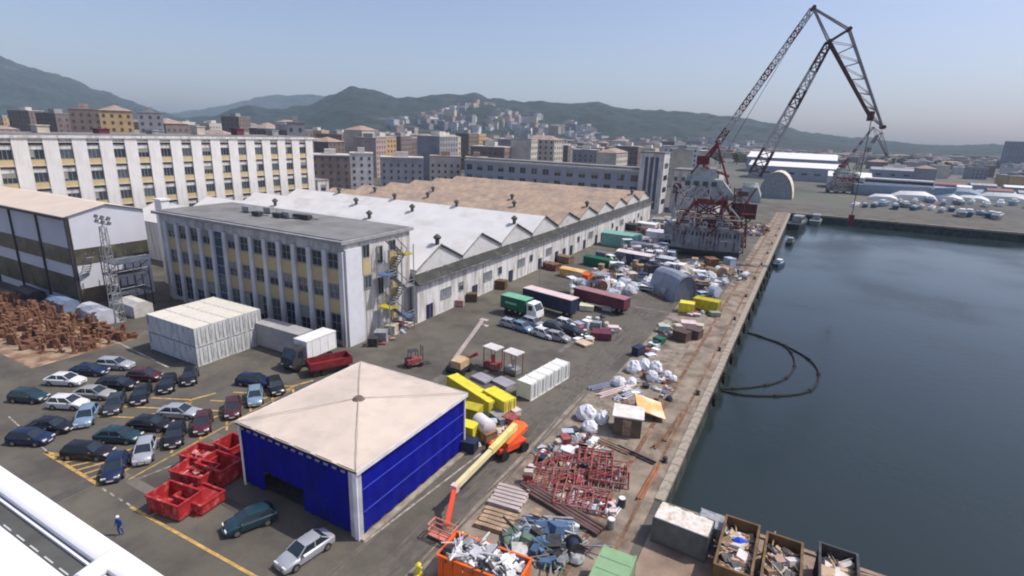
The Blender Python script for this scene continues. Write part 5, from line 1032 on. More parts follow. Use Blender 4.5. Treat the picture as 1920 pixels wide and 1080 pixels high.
for zn, pts, cnt_, (s0, s1) in zones:
    for i in range(int(cnt_ * 1.6)):
        a_, b_ = random.sample(pts, 2); f = random.random(); px = a_[0] + (b_[0] - a_[0]) * f + random.uniform(-14, 14); py = a_[1] + (b_[1] - a_[1]) * f + random.uniform(-9, 9)
        g = G(px, py); nme, mt = random.choice(pal + [('dull red', redframe)] * (4 if 'red' in zn else 1) + [('pinkish', pinkish), ('grey', steel)]); s_ = random.uniform(s0, s1); hh = s_ * random.uniform(.3, .8); mb = MB(); kind = random.randrange(4)
        if kind == 0: mb.box(-s_ / 2, s_ / 2, -s_ * .35, s_ * .35, .08, hh); mb.box(-s_ * .55, s_ * .55, -s_ * .4, s_ * .4, hh, hh + .06); mb.cbox(0, 0, 0, s_, .12, .08); nm, ct = 'box', 'box'
        elif kind == 1:
            for q in range(5): mb.tube((-s_, -.3 + q * .14, .08 + (q % 2) * .1), (s_, -.3 + q * .14 + random.uniform(-.1, .1), .08 + (q % 2) * .1), .06, 6)
            nm, ct = 'tube_bundle', 'tubes'
        elif kind == 2: mb.blob((0, 0, hh * .25), s_ * .5, s_ * .4, hh * .8, 0, 9, 5); nm, ct = 'sack', 'sack'
        else:
            for q in range(4): mb.cbox(random.uniform(-.05, .05), random.uniform(-.05, .05), .003 + q * .09, s_ * 1.2, s_ * .8, .08, random.uniform(-.1, .1))
            nm, ct = 'board_stack', 'boards'
        solo(nm, '%s %s lying %s' % (nme, ct, zn), ct, mb, mt, (g.x, g.y, 0), random.uniform(0, 3.1), '%s %s %s' % (nme, ct, zn))
# cranked light posts in yard
for i, (px, py) in enumerate(((1010, 560), (930, 520))):
    g = G(px, py); mb = MB(); mb.tube((0, 0, 0), (0, 0, 7.5), .09, 8, r1=.05); mb.tube((0, 0, 7.5), (1.2, 0, 7.8), .05, 6); mb.cbox(1.4, 0, 7.72, .6, .25, .1); solo('lamp_post', ['slim lamp post behind the lorries', 'slim lamp post at the shed wall'][i], 'lamp post', mb, steel, (g.x, g.y, 0), R(-90 * i))

# ================================================================== THE CRANE
cu = Vector((.989, .148, 0)); cv = Vector((-.148, .989, 0)); c0 = Vector((-24.9, 162.9, 0))
t = thing('harbour_crane', 'tall level luffing harbour crane with red and white lattice jib on a grey portal', 'crane', (c0.x, c0.y, 0), math.atan2(cu.y, cu.x))
def cl(X, z, v_=0): return Vector(((X + 24.9) / .989, v_, z))
mb = MB(); mb.box(-9, 9, -6.5, -4.5, 2.3, 7.8); mb.box(-9, 9, 4.5, 6.5, 2.3, 7.8); mb.box(-9, -6.6, -4.5, 4.5, 2.3, 7.8); mb.box(6.6, 9, -4.5, 4.5, 2.3, 7.8)
for k in range(12): mb.box(-9 + k * 1.45, -8.8 + k * 1.45, -6.62, -6.5, 2.3, 7.8)
mb.box(-9.4, 9.4, -6.9, 6.9, 7.8, 8.1)
part('portal', mb, M('crane_portal_grey', (.36, .355, .36), .75, var=.3, scale=.5, col2=(.13, .09, .08), amt=.6, scale2=.6, streak=.4), t)
for sx in (-7.6, 7.6):
    for sy in (-5.5, 5.5):
        mb = MB(); mb.box(-1.6, 1.6, -.7, .7, .9, 2.3)
        for q in (-1.1, -.35, .4, 1.15): mb.tube((q, -.3, .45), (q, .3, .45), .42, 10)
        part('bogie', mb, dsteel, t, (sx, sy, 0))
mb = MB()
for sy in (-4.8, 4.8):
    for a_, b_ in ((-8, -4), (8, 4), (-2.5, -3.8), (2.5, 3.8)): mb.tube((a_, sy, 8.1), (b_, sy * .6, 14.6), .35, 6)
    mb.tube((-8, sy, 8.3), (3.8, sy * .6, 14.4), .2, 5); mb.tube((8, sy, 8.3), (-3.8, sy * .6, 14.4), .2, 5); mb.tube((-8.5, sy, 10.8), (8.5, sy, 10.8), .2, 5)
    for q in range(9): mb.tube((-8 + q * 2, sy * 1.2, 8.1), (-8 + q * 2, sy * 1.2, 10.8), .08, 4)
part('bracing', mb, cranered, t)
mb = MB(); mb.tube((0, 0, 14.4), (0, 0, 15.8), 4.6, 20); part('slewing_ring', mb, cranered, t)
mb = MB(); rs = random.Random(4)
for q in range(90):
    xa, za = rs.uniform(-9, 11), rs.uniform(3.5, 17); sy = rs.choice((-7.2, -6.8, -4.8, 4.5)); dx, dz = rs.choice(((3, 3), (-3, 3), (0, 4.5), (3.4, 0), (-2, 5), (2, 5))); mb.tube((xa, sy, za), (xa + dx, sy * .85, min(za + dz, 19.5)), rs.choice((.1, .15, .22)), 5, rs.choice((0, 0, 1, 1, 2, 3)))
part('pipework', mb, [cranered, cranedark, cranewhite, steel], t, kind='stuff')
mb = MB(); mb.loft([[(x, -2.6, 15.5), (x, -2.6, z - 1), (x, -1.6, z), (x, 1.6, z), (x, 2.6, z - 1), (x, 2.6, 15.5)] for x, z in ((7.4, 18.5), (8.2, 20.6), (11.5, 20.6), (12.6, 18.0))]); part('winch_house', mb, cranegrey, t)
for (xa, xb, za, zb) in ((5.5, 12.0, 11.2, 15.3), (-1.5, 3.5, 8.2, 10.6)):
    mb = MB(); mb.box(xa, xb, -3.8, -3.5, za, zb)
    for q in range(6): mb.box(xa + (xb - xa) * q / 6, xa + (xb - xa) * q / 6 + .15, -3.95, -3.8, za, zb)
    part('red_panelling', mb, M('dark_red_brown', (.10, .035, .035), .8, var=.4), t)
for q in range(9): mb = MB(); mb.box(-.75, .75, -.07, 0, 0, 1.1); part('portal_opening', mb, dsteel, t, (-7.6 + q * 1.9, -6.5, 6.0))
for q in range(19): mb = MB(); mb.box(-.12, .12, -.22, 0, 0, 5.4); part('portal_rib', mb, steel, t, (-8.9 + q * .99, -6.62, 2.3))
for zz in (10.8, 8.3):
    mb = MB()
    for sy in (-6.6, 5.8): mb.box(-9.2, 9.2, sy, sy + .9, zz, zz + .12)
    mb.box(-9.2, -8.4, -5.7, 5.8, zz, zz + .12)
    for q in range(10):
        mb.tube((-9 + q * 2, -6.6, zz), (-9 + q * 2, -6.6, zz + 1.2), .05, 4)
    mb.tube((-9, -6.6, zz + 1.2), (9, -6.6, zz + 1.2), .06, 4); part('walkway', mb, M('cream_walkway', (.45, .40, .34), .7), t)
for (xa, ya, xb, yb) in ((6.5, -3.5, 11.5, -5), (8.5, 3, 12.5, 4)):
    mb = MB(); mb.lattice((xa, ya, 19), (xb - 2, yb, 2.0), 1.6, 1.2, (0, 1, 0), 9, .14, .09); part('ladder_tower', mb, cranedark, t)
mb = MB()
for q in range(26): mb.cbox(-9.6 - (q % 13) * .0, -6 + (q % 13) * .9, 8.2 + q * .29 if q < 13 else 8.2 + (26 - q) * .29, .9, .5, .08)
mb.box(-11.5, -9.0, -3, 3, 5, 8.0); part('access_stair', mb, steel, t)
for (x, y, z, a, b, c) in ((-6, -5.3, 8.12, 3, 2, 2.4), (-1, -5.4, 8.12, 2.2, 1.8, 1.8), (4, -5.3, 8.12, 3.4, 2, 2.2)):
    mb = MB(); mb.box(-a / 2, a / 2, -b / 2, b / 2, 0, c); mb.box(-a / 2 + .3, a / 2 - .3, -b / 2 - .05, -b / 2, c * .4, c * .8, 1); part('switch_cabin', mb, [cranewhite, glassd], t, (x, y, z))
mb = MB(); mb.box(-7.0, 2.5, -3.2, 3.2, 15.8, 21.0); mb.box(-5.5, 0.5, -2.4, 2.4, 21.0, 24.0); mb.box(-6.9, -5.7, -2, 2, 21.0, 22.2); mb.add([(2.5, -3.2, 15.8), (7, -3.2, 15.8), (2.5, -3.2, 20.9), (2.5, 3.2, 15.8), (7, 3.2, 15.8), (2.5, 3.2, 20.9)], [(0, 1, 2), (5, 4, 3), (1, 4, 5, 2), (0, 3, 4, 1)])
mh = part('machinery_house', mb, cranegrey, t)
for q in range(4): mb = MB(); mb.box(-.7, .7, -.08, 0, 0, 1.3); part('window', mb, glassd, mh, (-6.5 + q * 2.3, -3.2, 19.2))
mb = MB(); mb.box(0, 3.2, -1.4, 1.4, 0, 3.0); mb.box(.3, 3.0, -1.46, -1.4, 1.2, 2.4, 1); mb.box(3.2, 3.26, -1.2, 1.2, 1.0, 2.5, 1); part('operator_cab', mb, [cranewhite, glassd], t, (6.4, -1.8, 16.0))
# A-frame and counterweight
mb = MB()
for sy in (-2.4, 2.4):
    for a_, b_ in (((-3, 24.4), (-.2, 30.7)), ((-6, 22.4), (-.2, 30.7)), ((4, 20), (-.2, 30.7)), ((-3, 24.4), (4, 22))): mb.tube((a_[0], sy, a_[1]), (b_[0], sy * .6, b_[1]), .28, 6)
mb.tube((-.2, -1.5, 30.7), (-.2, 1.5, 30.7), .4, 8); part('a_frame', mb, cranered, t)
mb = MB(); mb.box(-4.9, -1.6, -2.0, 2.0, 24.9, 27.2); mb.tube((-1.6, -1.8, 27), (.0, -1.2, 30.4), .4, 6); mb.tube((-1.6, 1.8, 27), (0, 1.2, 30.4), .4, 6); part('counterweight', mb, cranered, t)
mb = MB(); mb.blob((-9.3, -1, 18.3), 1.3, 1.3, 1.3, 0, 12, 7, .0); mb.tube((-9.3, -1, 14), (-9.3, -1, 18.4), .3, 8); mb.box(-9.6, -8, -1.3, -.7, 16.6, 17); part('red_float', mb, cranered, t, smooth=True)
strip = lambda t_: 0 if int(t_ * 7.99) % 2 == 0 else 1
side = (0, 1, 0)
mb = MB(); mb.lattice(cl(-25.0, 30.7), cl(-7.4, 63.2), 1.5, 1.2, side, 26, .16, .1, strip); part('tie_beam', mb, [cranered, cranewhite], t)
mb = MB(); mb.lattice(cl(-14.6, 23.0), cl(-2.6, 55.4), 3.8, 1.4, side, 15, .26, .12, lambda t_: 0 if t_ < .22 or .5 < t_ < .68 or t_ > .8 else 1, 3.0, 1.3); part('main_jib', mb, [cranedark, cranewhite], t)
T, Hn, Md, T1, T2 = cl(-7.2, 63.5), cl(1.3, 58.5), cl(-2.5, 55.8), cl(9.5, 38.2), cl(12.5, 36.0)
mb = MB()
for sy in (-1, 1):
    w_ = lambda P_, s=1.3: P_ + Vector((0, sy * s, 0))
    mb.tube(w_(T, .6), w_(Hn, 1.0), .2, 5, 1); mb.tube(w_(T, .6), w_(Md), .2, 5, 1); mb.tube(w_(Md), w_(Hn, 1.0), .28, 5); mb.tube(w_(Md), w_(T1, .6), .3, 5); mb.tube(w_(Hn, 1.0), w_(T2, .5), .22, 5, 1)
    n = 6
    for i in range(n):
        a_ = w_(Md.lerp(T1, i / n), 1.3 - .7 * i / n); b_ = w_(Hn.lerp(T2, i / n), 1.0 - .5 * i / n); a2 = w_(Md.lerp(T1, (i + 1) / n), 1.3 - .7 * (i + 1) / n); b2 = w_(Hn.lerp(T2, (i + 1) / n), 1.0 - .5 * (i + 1) / n)
        mb.tube(a2, b2, .09, 4, 1); mb.tube(a_, b2, .08, 4, 1)
for P_ in (T, Hn, Md, T1, T2): mb.tube(P_ + Vector((0, -1.5, 0)), P_ + Vector((0, 1.5, 0)), .5, 8)
for i in range(9):
    a_ = Md.lerp(T1, i / 8); mb.tube(a_ + Vector((0, -1.2 + .07 * i, 0)), a_ + Vector((0, 1.2 - .07 * i, 0)), .1, 4)
mb.tube(T1 + Vector((0, 0, 1.5)), T1 - Vector((0, 0, .8)), .8, 8)
part('fly_jib', mb, [cranedark, M('crane_pale_steel', (.30, .28, .30), .6)], t)
mb = MB(); mb.tube(T2, T2 - Vector((0, 0, 3)), .05, 4)
for dy in (-.3, .3): mb.tube(T1 + Vector((.3, dy, 0)), Vector((T1.x + .3, dy, 14)), .05, 4)
mb.tube(T + Vector((0, .3, .4)), cl(-24, 25), .06, 4); mb.tube(Hn + Vector((0, 0, .4)), T2 + Vector((0, 0, .5)), .05, 4); part('hoist_rope', mb, dsteel, t)
mb = MB(); mb.box(T1.x - .3, T1.x + .9, -.5, .5, 12, 14); mb.tube((T1.x + .3, 0, 12), (T1.x + .3, 0, 11), .3, 8); part('hook_block', mb, cranered, t)
g = G(1575, 362); far = dup(t, (g.x, g.y, 0), R(35), 'second harbour crane farther away beyond the basin, pale in the haze', None); far.scale = (.78, .78, .66)
g = G(1500, 345)
# ================================================================== BOATS
def boat(label, loc, rz, L, W_, H_, hullm, deckm, cabm, cab=(.25, .55), chh=1.6, group=None):
    t = thing('boat', label, 'boat', loc, rz, group); mb = MB(); rings = []
    for f in (0, .15, .4, .7, .88, 1.0):
        x = -L / 2 + L * f; wd = W_ / 2 * (.85 if f == 0 else 1 if f < .6 else .8 if f < .8 else .45 if f < .95 else .04); sh = H_ * (1 + .25 * f * f)
        rings.append([(x - (.12 * L * 0 if f < 1 else 0), -wd * .7, -.6), (x, -wd, sh * .5), (x + .02 * L * f, -wd, sh), (x + .02 * L * f, wd, sh), (x, wd, sh * .5), (x, wd * .7, -.6)])
    mb.loft(rings); part('hull', mb, hullm, t, smooth=True)
    mb = MB(); x0, x1 = -L / 2 + L * cab[0], -L / 2 + L * cab[1]; w_ = W_ * .34
    mb.loft([[(x, -w_, H_), (x, -w_ * .9, z), (x, w_ * .9, z), (x, w_, H_)] for x, z in ((x0, H_ + chh * .9), (x0 + .3, H_ + chh), (x1 - .6, H_ + chh), (x1, H_ + chh * .35))]); c_ = part('cabin', mb, cabm, t)
    mb = MB(); mb.box(x0 + .3, x1 - .7, -w_ - .02, -w_ * .93, H_ + chh * .4, H_ + chh * .8); part('window', mb, glassd, c_)
    return t
dkh = M('dark_hull', (.03, .035, .04), .5); bluh = M('blue_hull', (.04, .09, .16), .5)
for (px, py, L, a_, hm_, lb) in ((1495, 425, 22, 80, dkh, 'dark workboat moored at the far end of the quay, left'), (1530, 418, 18, 85, M('grey_hull', (.16, .17, .18), .5), 'grey workboat moored beside the dark one'), (1462, 496, 8, 75, bluh, 'small blue boat moored against the quay'), (1482, 456, 10, 85, dkh, 'small dark boat in front of the workboats')):
    g = G(px, py, WZ + .2); boat(lb, (max(g.x, QX + L * .14 + 1.2), g.y, WZ + .1), R(a_), L, L * .26, L * .11, hm_, steel, steel if L > 9 else white, chh=L * .13)
bm2 = M('blue_grey_yacht', (.22, .29, .38), .35)
g = G(1690, 372, 0); boat('long blue grey motor yacht with white top standing beyond the pier', (g.x, g.y + 6, 1.2), R(-3), 52, 10, 5.5, bm2, white, white, (.1, .8), 4.5)
names = ['first', 'second', 'third', 'fourth', 'fifth', 'sixth', 'seventh', 'eighth', 'ninth', 'tenth', 'eleventh', 'twelfth', 'thirteenth', 'fourteenth', 'fifteenth', 'sixteenth']
for i in range(16):
    px = 1605 + i * 18; g = G(px + random.uniform(-5, 5), 384 + i * 1.6 + random.uniform(-4, 4), 0); L = random.uniform(7, 13)
    boat('small boat stored ashore on the far pier, %s from the left' % names[i], (g.x, max(g.y, BASY + 9), .8), R(random.uniform(60, 110)), L, L * .3, L * .13, random.choice([white, bm2, steel, bluh]), white, white, chh=L * .1, group='boats stored on the far pier')
for i in range(14):
    px = 1560 + i * 25; p = colpos(px, 330 + (i * 37) % 70); L_ = 15 + (i * 5) % 14; hh = 3.6 + (i * 7) % 3; mb = MB()
    mb.loft([[(x, -w_ * 2.4, 0), (x, -w_ * 2.2, hh * .6 * w_), (x, 0, hh * w_), (x, w_ * 2.2, hh * .6 * w_), (x, w_ * 2.4, 0)] for x, w_ in ((-L_ / 2, .5), (-L_ * .3, .95), (L_ * .2, 1), (L_ * .42, .6), (L_ / 2, .15))])
    solo('covered_hull', 'long %s covered boat hull on the far pier, %s from the left' % (['white', 'pale blue'][i % 2], names[i]), 'boat', mb, [white, M('pale_blue_cover', (.42, .50, .58), .6)][i % 2], (p.x, p.y, 0), random.uniform(-.3, .3), 'covered hulls on the far pier', smooth=True)
for i in range(12):
    px = 1590 + i * 24; p = colpos(px, 312 + (i % 3) * 7); L = random.uniform(7, 12)
    boat('small boat parked in the back row of the far pier, %s from the left' % names[i], (p.x, max(p.y, BASY + 16), .8), R(random.uniform(60, 110)), L, L * .3, L * .14, random.choice([white, white, bm2, steel]), white, white, chh=L * .12, group='boats in the back row of the far pier')
for i in range(10):
    px = 1600 + i * 30; p = colpos(px, random.uniform(360, 430)); L_ = random.uniform(8, 22); mb = MB(); hh = random.uniform(3, 6); mb.box(-L_ / 2, L_ / 2, -4, 4, 0, hh); mb.add([(-L_ / 2 - .2, -4.2, hh), (L_ / 2 + .2, -4.2, hh), (L_ / 2 + .2, 0, hh + 1.3), (-L_ / 2 - .2, 0, hh + 1.3), (-L_ / 2 - .2, 4.2, hh), (L_ / 2 + .2, 4.2, hh)], [(0, 1, 2, 3), (3, 2, 5, 4), (0, 3, 4), (1, 5, 2)], 1)
    solo('pier_shed', 'low shed behind the far pier with %s roof, %s of its row' % (['white', 'grey', 'rusty'][i % 3], names[i]), 'shed', mb, [grey_r, [white, steel, M('dull_red_roof', (.28, .13, .10), .8)][i % 3]], (p.x, p.y, 0), random.uniform(-.1, .1), 'sheds behind the far pier')

# ================================================================== THE TOWN
wallc = [('cream', (.50, .46, .40)), ('ochre', (.50, .34, .18)), ('pink', (.42, .32, .29)), ('white', (.58, .57, .56)), ('grey', (.27, .27, .29)), ('brown', (.19, .15, .135)), ('pale yellow', (.52, .47, .36)), ('terracotta', (.32, .19, .15))]
wallmm = [(n, M('town_wall_' + n.replace(' ', '_'), c, .9, var=.12, scale=.2, col2=tuple(q * .75 for q in c), amt=.35, scale2=.15)) for n, c in wallc]
roofc = [('tiled', M('town_tiled_roof', (.31, .235, .20), .9, var=.25, scale=.4)), ('grey', M('town_grey_roof', (.27, .27, .27), .9, var=.2, scale=.4)), ('pale', M('town_pale_roof', (.50, .47, .43), .9, var=.15, scale=.4))]
winfar = M('far_window', (.07, .075, .09), .4)
def house_parts(L, W_, H_, hip, shift=(0, 0, 0), rot=0, acc=None):
    mw, mr_, mwn = acc or (MB(), MB(), MB()); q = Matrix.Translation(shift) @ Matrix.Rotation(rot, 4, 'Z')
    mw.box(-L / 2, L / 2, -W_ / 2, W_ / 2, -8, H_, 0, q); e = .5
    if hip:
        r_ = min(L, W_) * .2; ix = max(0, L / 2 - W_ / 2)
        v_ = [(-L / 2 - e, -W_ / 2 - e, H_), (L / 2 + e, -W_ / 2 - e, H_), (L / 2 + e, W_ / 2 + e, H_), (-L / 2 - e, W_ / 2 + e, H_), (-ix, 0, H_ + r_), (ix, 0, H_ + r_)]
        mr_.add([q @ Vector(a_) for a_ in v_], [(0, 1, 5, 4), (1, 2, 5), (2, 3, 4, 5), (3, 0, 4), (3, 2, 1, 0)])
    else:
        mr_.box(-L / 2 - .2, L / 2 + .2, -W_ / 2 - .2, W_ / 2 + .2, H_, H_ + .5, 0, q); mr_.box(-L * .15, L * .15, -W_ * .2, W_ * .2, H_ + .5, H_ + 3, 0, q)
    ns = max(1, int(H_ / 3.4)); nx = max(2, int(L / 3.4)); ny = max(2, int(W_ / 3.4))
    for s in range(ns):
        z = 1.2 + s * 3.4
        for k in range(nx): x = -L / 2 + (k + .5) * L / nx; mwn.box(x - .6, x + .6, -W_ / 2 - .09, -W_ / 2 + .05, z, z + 1.6, 0, q)
        for k in range(ny): y = -W_ / 2 + (k + .5) * W_ / ny; mwn.box(L / 2 - .05, L / 2 + .09, y - .6, y + .6, z, z + 1.6, 0, q)
    return mw, mr_, mwn
def house(label, p, rz, L, W_, H_, wm_, rm_, hip, group=None, name='town_house'):
    t = thing(name, label, 'building', (p[0], p[1], p[2]), rz, group); a_, b_, c_ = house_parts(L, W_, H_, hip)
    part('wall', a_, wm_, t); part('roof', b_, rm_, t); o = part('windows', c_, winfar, t); o['kind'] = 'stuff'
    return t
WN = dict(wallmm); RN = dict(roofc)
# landmark ones
def lm(label, px, ytop, D, wpx, wn_, rn_, hip=False, depth=14, rz=0, name='town_house'):
    p = colpos(px, D); zt = CAMH + (HOR(px) - ytop) / F * D; house(label, (p.x, p.y, 0), math.atan2(p.y, p.x) - math.pi / 2 + rz, wpx / F * D, depth, zt, WN[wn_], RN[rn_], hip, None, name)
lm('orange ochre house rising above the factory roof, left of the dark block', 318, 212, 300, 48, 'ochre', 'tiled', True)
lm('brown house left of the orange ochre one above the factory roof', 270, 210, 320, 46, 'brown', 'tiled')
lm('dark grey block right of the orange ochre house', 371, 216, 310, 38, 'grey', 'grey')
lm('red brown block with flat pale roof right of the factory block', 650, 288, 290, 66, 'brown', 'pale', False, 18)
lm('grey white block next to the red brown one', 700, 285, 300, 40, 'white', 'pale')
lm('grey block with flat roof above the middle of the tan roof', 765, 292, 310, 76, 'grey', 'pale')
lm('cream grey block behind the left end of the grey works', 835, 290, 320, 56, 'cream', 'tiled')
lm('brown cream block touching the grey works', 885, 292, 310, 40, 'pink', 'tiled')
lm('tall narrow tower house at the right end of the factory roof', 598, 232, 260, 30, 'grey', 'grey', False, 10)
lm('huge dark blue building at the right horizon', 1830, 264, 900, 150, 'grey', 'grey', False, 60)
# church with a white spire
p = colpos(36, 420); t = thing('church', 'small church with pale pointed spire at the left edge', 'church', (p.x, p.y, 0)); zt = CAMH + (HOR(36) - 190) / F * 420
mb = MB(); mb.box(-4, 4, -4, 4, 0, zt - 8); part('tower', mb, WN['white'], t); mb = MB(); mb.add([(-4.3, -4.3, zt - 8), (4.3, -4.3, zt - 8), (4.3, 4.3, zt - 8), (-4.3, 4.3, zt - 8), (0, 0, zt + 1)], [(0, 1, 4), (1, 2, 4), (2, 3, 4), (3, 0, 4)]); part('spire', mb, white, t)
mb = MB(); mb.box(4, 18, -5, 5, 0, zt - 14); part('nave', mb, WN['cream'], t)
# individual houses in the middle distance
def ytop_ok(px): return (235 if px < 600 else 268 if px < 1000 else 285 if px < 1250 else 300)
zone = lambda px: 'above the factory roof' if px < 590 else 'beyond the tan roof' if px < 900 else 'behind the grey works' if px < 1260 else 'behind the crane' if px < 1560 else 'across the basin'
dist_n = lambda D: 'nearer' if D < 480 else 'middle distance' if D < 720 else 'far'
placed = []; nh = 0; tries = 0
while nh < 295 and tries < 6000:
    tries += 1; px = random.uniform(-60, 1980); D = random.uniform(330, 1050)
    if tries % 2 and 590 < px < 1260: D = random.uniform(335, 600)
    if 590 < px < 1260 and D < 340: continue
    if px > 1260 and D < (415 if px > 1560 else 620) + random.uniform(0, 60): continue
    p = colpos(px, D)
    if p.x > -40 and p.y < 430: continue
    if p.x > -160 and p.y < 262 and px < 1300: continue
    L = random.uniform(14, 30); W_ = random.uniform(11, 16)
    if any((p.x - a) ** 2 + (p.y - b) ** 2 < (L * .5 + c * .5 + 3) ** 2 for a, b, c in placed): continue
    placed.append((p.x, p.y, L)); zb = hill_h(px, D)
    if px < 600: H_ = random.uniform(17, 30) + (6 if random.random() < .2 else 0)
    elif px < 1300: H_ = random.uniform(19, 29) if D < 600 else random.uniform(9, 20)
    else: H_ = random.uniform(5, 13)
    wn_, wm_ = random.choice(wallmm + [w_ for w_ in wallmm if w_[0] in ('grey', 'cream', 'white', 'brown')]); rn_, rm_ = random.choice(roofc + roofc[1:]); hip = rn_ == 'tiled'
    hs = 'low' if H_ < 14 else 'tall' if H_ > 22 else 'medium'
    lb = '%s %s house, %s roof, %s, %s' % (hs, wn_, rn_, dist_n(D), zone(px))
    house(lb, (p.x, p.y, zb), random.choice((0, math.pi / 2)) + random.uniform(-.25, .25) + .15, L, W_, H_, wm_, rm_, hip, 'town: ' + lb); nh += 1
# the far mass of the town, on the flat and climbing the hillside
acc = {}
def farhouse(px, D, hmin, hmax, pale):
    p = colpos(px, D); zb = hill_h(px, D); i = random.choice((3, 3, 0, 4, 2, 6)) if pale else random.randrange(8); j = random.randrange(3)
    a_ = acc.setdefault((i, j), (MB(), MB(), MB())); L = random.uniform(14, 34); W_ = random.uniform(11, 16); H_ = random.uniform(hmin, hmax)
    mw, mr_, mwn = a_; q = Matrix.Translation((p.x, p.y, zb)) @ Matrix.Rotation(random.uniform(-.6, .6) + (math.pi / 2 if random.random() < .3 else 0), 4, 'Z'); mw.box(-L / 2, L / 2, -W_ / 2, W_ / 2, -14, H_, 0, q); mr_.box(-L / 2 - .4, L / 2 + .4, -W_ / 2 - .4, W_ / 2 + .4, H_, H_ + .8, 0, q)
    for s in range(int(H_ / 3.6)): 
        for k in range(int(L / 4.2)): x = -L / 2 + 2 + k * 4.2; mwn.box(x - .7, x + .7, -W_ / 2 - .2, -W_ / 2 + .05, 1.2 + s * 3.6, 2.9 + s * 3.6, 0, q)
for i in range(900):
    px = random.uniform(-80, 2000); D = random.uniform(950, 1200); farhouse(px, D, 7, 14, False)
for i in range(620):
    px = random.uniform(735, 1070); D = random.uniform(1300, 2150)
    if D > 1980 - abs(px - 900) * 2.6 or mn.noise(Vector((px / 38, D / 160, 2))) < -.12: continue
    farhouse(px, D, 7, 17 if random.random() < .8 else 26, True)
for i in range(60):
    px = random.uniform(1020, 1350); D = random.uniform(1150, 1400); farhouse(px, min(D, 1500), 6, 14, True)
for i in range(160):
    px = random.uniform(-60, 420); D = random.uniform(1300, 1600); farhouse(px, D, 7, 15, True)
fm = MB(); mats = []
for (i, j), (a_, b_, c_) in acc.items():
    for q, mt in ((a_, wallmm[i][1]), (b_, roofc[j][1]), (c_, winfar)):
        if mt not in mats: mats.append(mt)
        fm.add(q.v, q.f, mats.index(mt))
struct('distant_town', fm, mats, kind='stuff')
# trees among the houses and dark tree line
tm = []
leafm = M('tree_foliage', (.045, .075, .03), .95, var=.5, scale=.6); trunkm = M('tree_trunk', (.10, .075, .05), .9)
for v_ in range(3):
    mb = MB()
    for k in range(34):
        a_ = random.uniform(0, 6.28); r_ = random.uniform(0, 3.4); z = random.uniform(3.4, 8.5); rr_ = r_ * (1 - abs(z - 5.8) / 5)
        mb.blob((rr_ * math.cos(a_), rr_ * math.sin(a_), z), random.uniform(.7, 1.5), random.uniform(.7, 1.5), random.uniform(.5, 1.1), 0, 6, 4, .35)
    tk = MB(); tk.tube((0, 0, 0), (.1, .1, 4.5), .28, 7, r1=.16); tk.tube((0, 0, 3), (1.3, .5, 5.5), .12, 5, r1=.05); tk.tube((0, 0, 2.8), (-1.2, -.3, 5.2), .12, 5, r1=.05); tm.append((mb.mesh('crown', leafm), tk.mesh('trunk', trunkm)))
for i in range(70):
    px = random.uniform(600, 1900); D = random.uniform(380, 900) if px < 1250 else random.uniform(600, 1000); p = colpos(px, D)
    if any((p.x - a) ** 2 + (p.y - b) ** 2 < (c * .5 + 4) ** 2 for a, b, c in placed): continue
    t = thing('street_tree', 'dark green tree among the town houses, %s, %s' % (dist_n(D), zone(px)), 'tree', (p.x, p.y, hill_h(px, D)), random.uniform(0, 6), 'town trees ' + zone(px) + ' ' + dist_n(D)); a_, b_ = random.choice(tm); sc = random.uniform(1.0, 1.8); t.scale = (sc, sc, sc); link('crown', a_, t); link('trunk', b_, t)

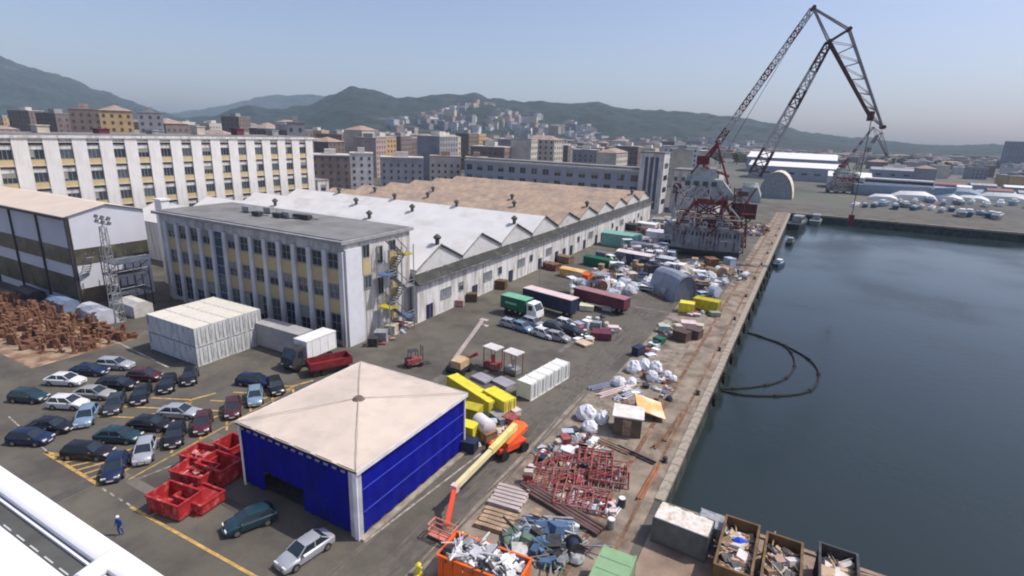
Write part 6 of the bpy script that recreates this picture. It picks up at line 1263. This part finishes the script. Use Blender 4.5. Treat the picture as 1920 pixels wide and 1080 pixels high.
# ================================================================== THE SHIP THE PICTURE IS TAKEN FROM
t = thing('ship', 'white ship bulwark with grey deck strip in the bottom left corner', 'ship', (0, 0, 0))
shipw = M('ship_white_paint', (.80, .80, .82), .45, var=.03, scale=.6)
mb = MB(); mb.box(-40, 30, -18, 2.70, -5, 26.6); part('hull', mb, shipw, t)
mb = MB(); rings = []
for x in (-40, 30): rings.append([(x, 2.42, 26.6), (x, 2.42, 26.96), (x, 2.45, 26.985), (x, 2.52, 27.0), (x, 2.62, 27.0), (x, 2.68, 26.97), (x, 2.71, 26.9), (x, 2.71, 26.6)])
mb.loft(rings); part('bulwark_cap', mb, shipw, t, smooth=True)
mb = MB(); mb.box(-40, 30, 2.37, 2.40, 26.6, 26.89); part('rail_strip', mb, shipw, t)
mb = MB(); mb.box(-40, 30, 2.0, 2.369, 26.6, 26.85); part('deck_strip', mb, M('dark_grey_deck', (.085, .088, .082), .8, var=.15, scale=3), t)
mb = MB(); mb.box(-40, 30, .2, 2.155, 26.6, 26.88); part('side_deck', mb, shipw, t)
dm_ = MB(); dm_.box(-.10, .10, -.009, .009, 0, .008); dmm = dm_.mesh('deck_marking', M('marking_white', (.5, .5, .48), .7))
for k in range(14): part('deck_marking', dmm, None, t, (-10.6 + k * .36, 2.195, 26.851))
ga, gb = G(218, 1042, 26.95), G(150, 1092, 26.95); mb = MB(); mb.tube(ga, gb, .11, 12); part('crossbeam', mb, shipw, t, smooth=True)
g = G(236, 1072, 26.95); mb = MB()
for k in range(8):
    a0, a1 = math.pi * k / 8, math.pi * (k + 1) / 8; mb.tube((g.x + .1 * math.cos(a0), g.y, 26.85 + .13 * math.sin(a0)), (g.x + .1 * math.cos(a1), g.y, 26.85 + .13 * math.sin(a1)), .02, 6)
part('mooring_eye', mb, steel, t)

# ------------------------------------------------------------------ labels: tell look-alikes apart by their order from the viewpoint
ORD = 'nearest second third fourth fifth sixth seventh eighth ninth tenth eleventh twelfth thirteenth fourteenth fifteenth sixteenth seventeenth eighteenth nineteenth twentieth'.split()
ORD += ['twenty-first', 'twenty-second', 'twenty-third', 'twenty-fourth', 'twenty-fifth', 'twenty-sixth']
def ordn(i): return ORD[i] if i < len(ORD) else 'last but %d' % i
for j, row_ in ROWS.items():
    for i, o in enumerate(sorted(row_, key=lambda q: q.location.x)): o['label'] += ', %s from the left' % ('first' if i == 0 else ordn(i))
by = {}
for o in bpy.data.objects:
    if o.parent is None and o.get('category') and o.get('label'): by.setdefault(o['label'], []).append(o)
for lb, ol in by.items():
    if len(ol) > 1:
        for i, o in enumerate(sorted(ol, key=lambda q: q.location.length)): o['label'] = lb.replace(', amid crowded equipment', '').replace('dark green tree', 'green tree') + ', %s of %d' % ('nearest' if i == 0 else ordn(i) + ' nearest', len(ol))
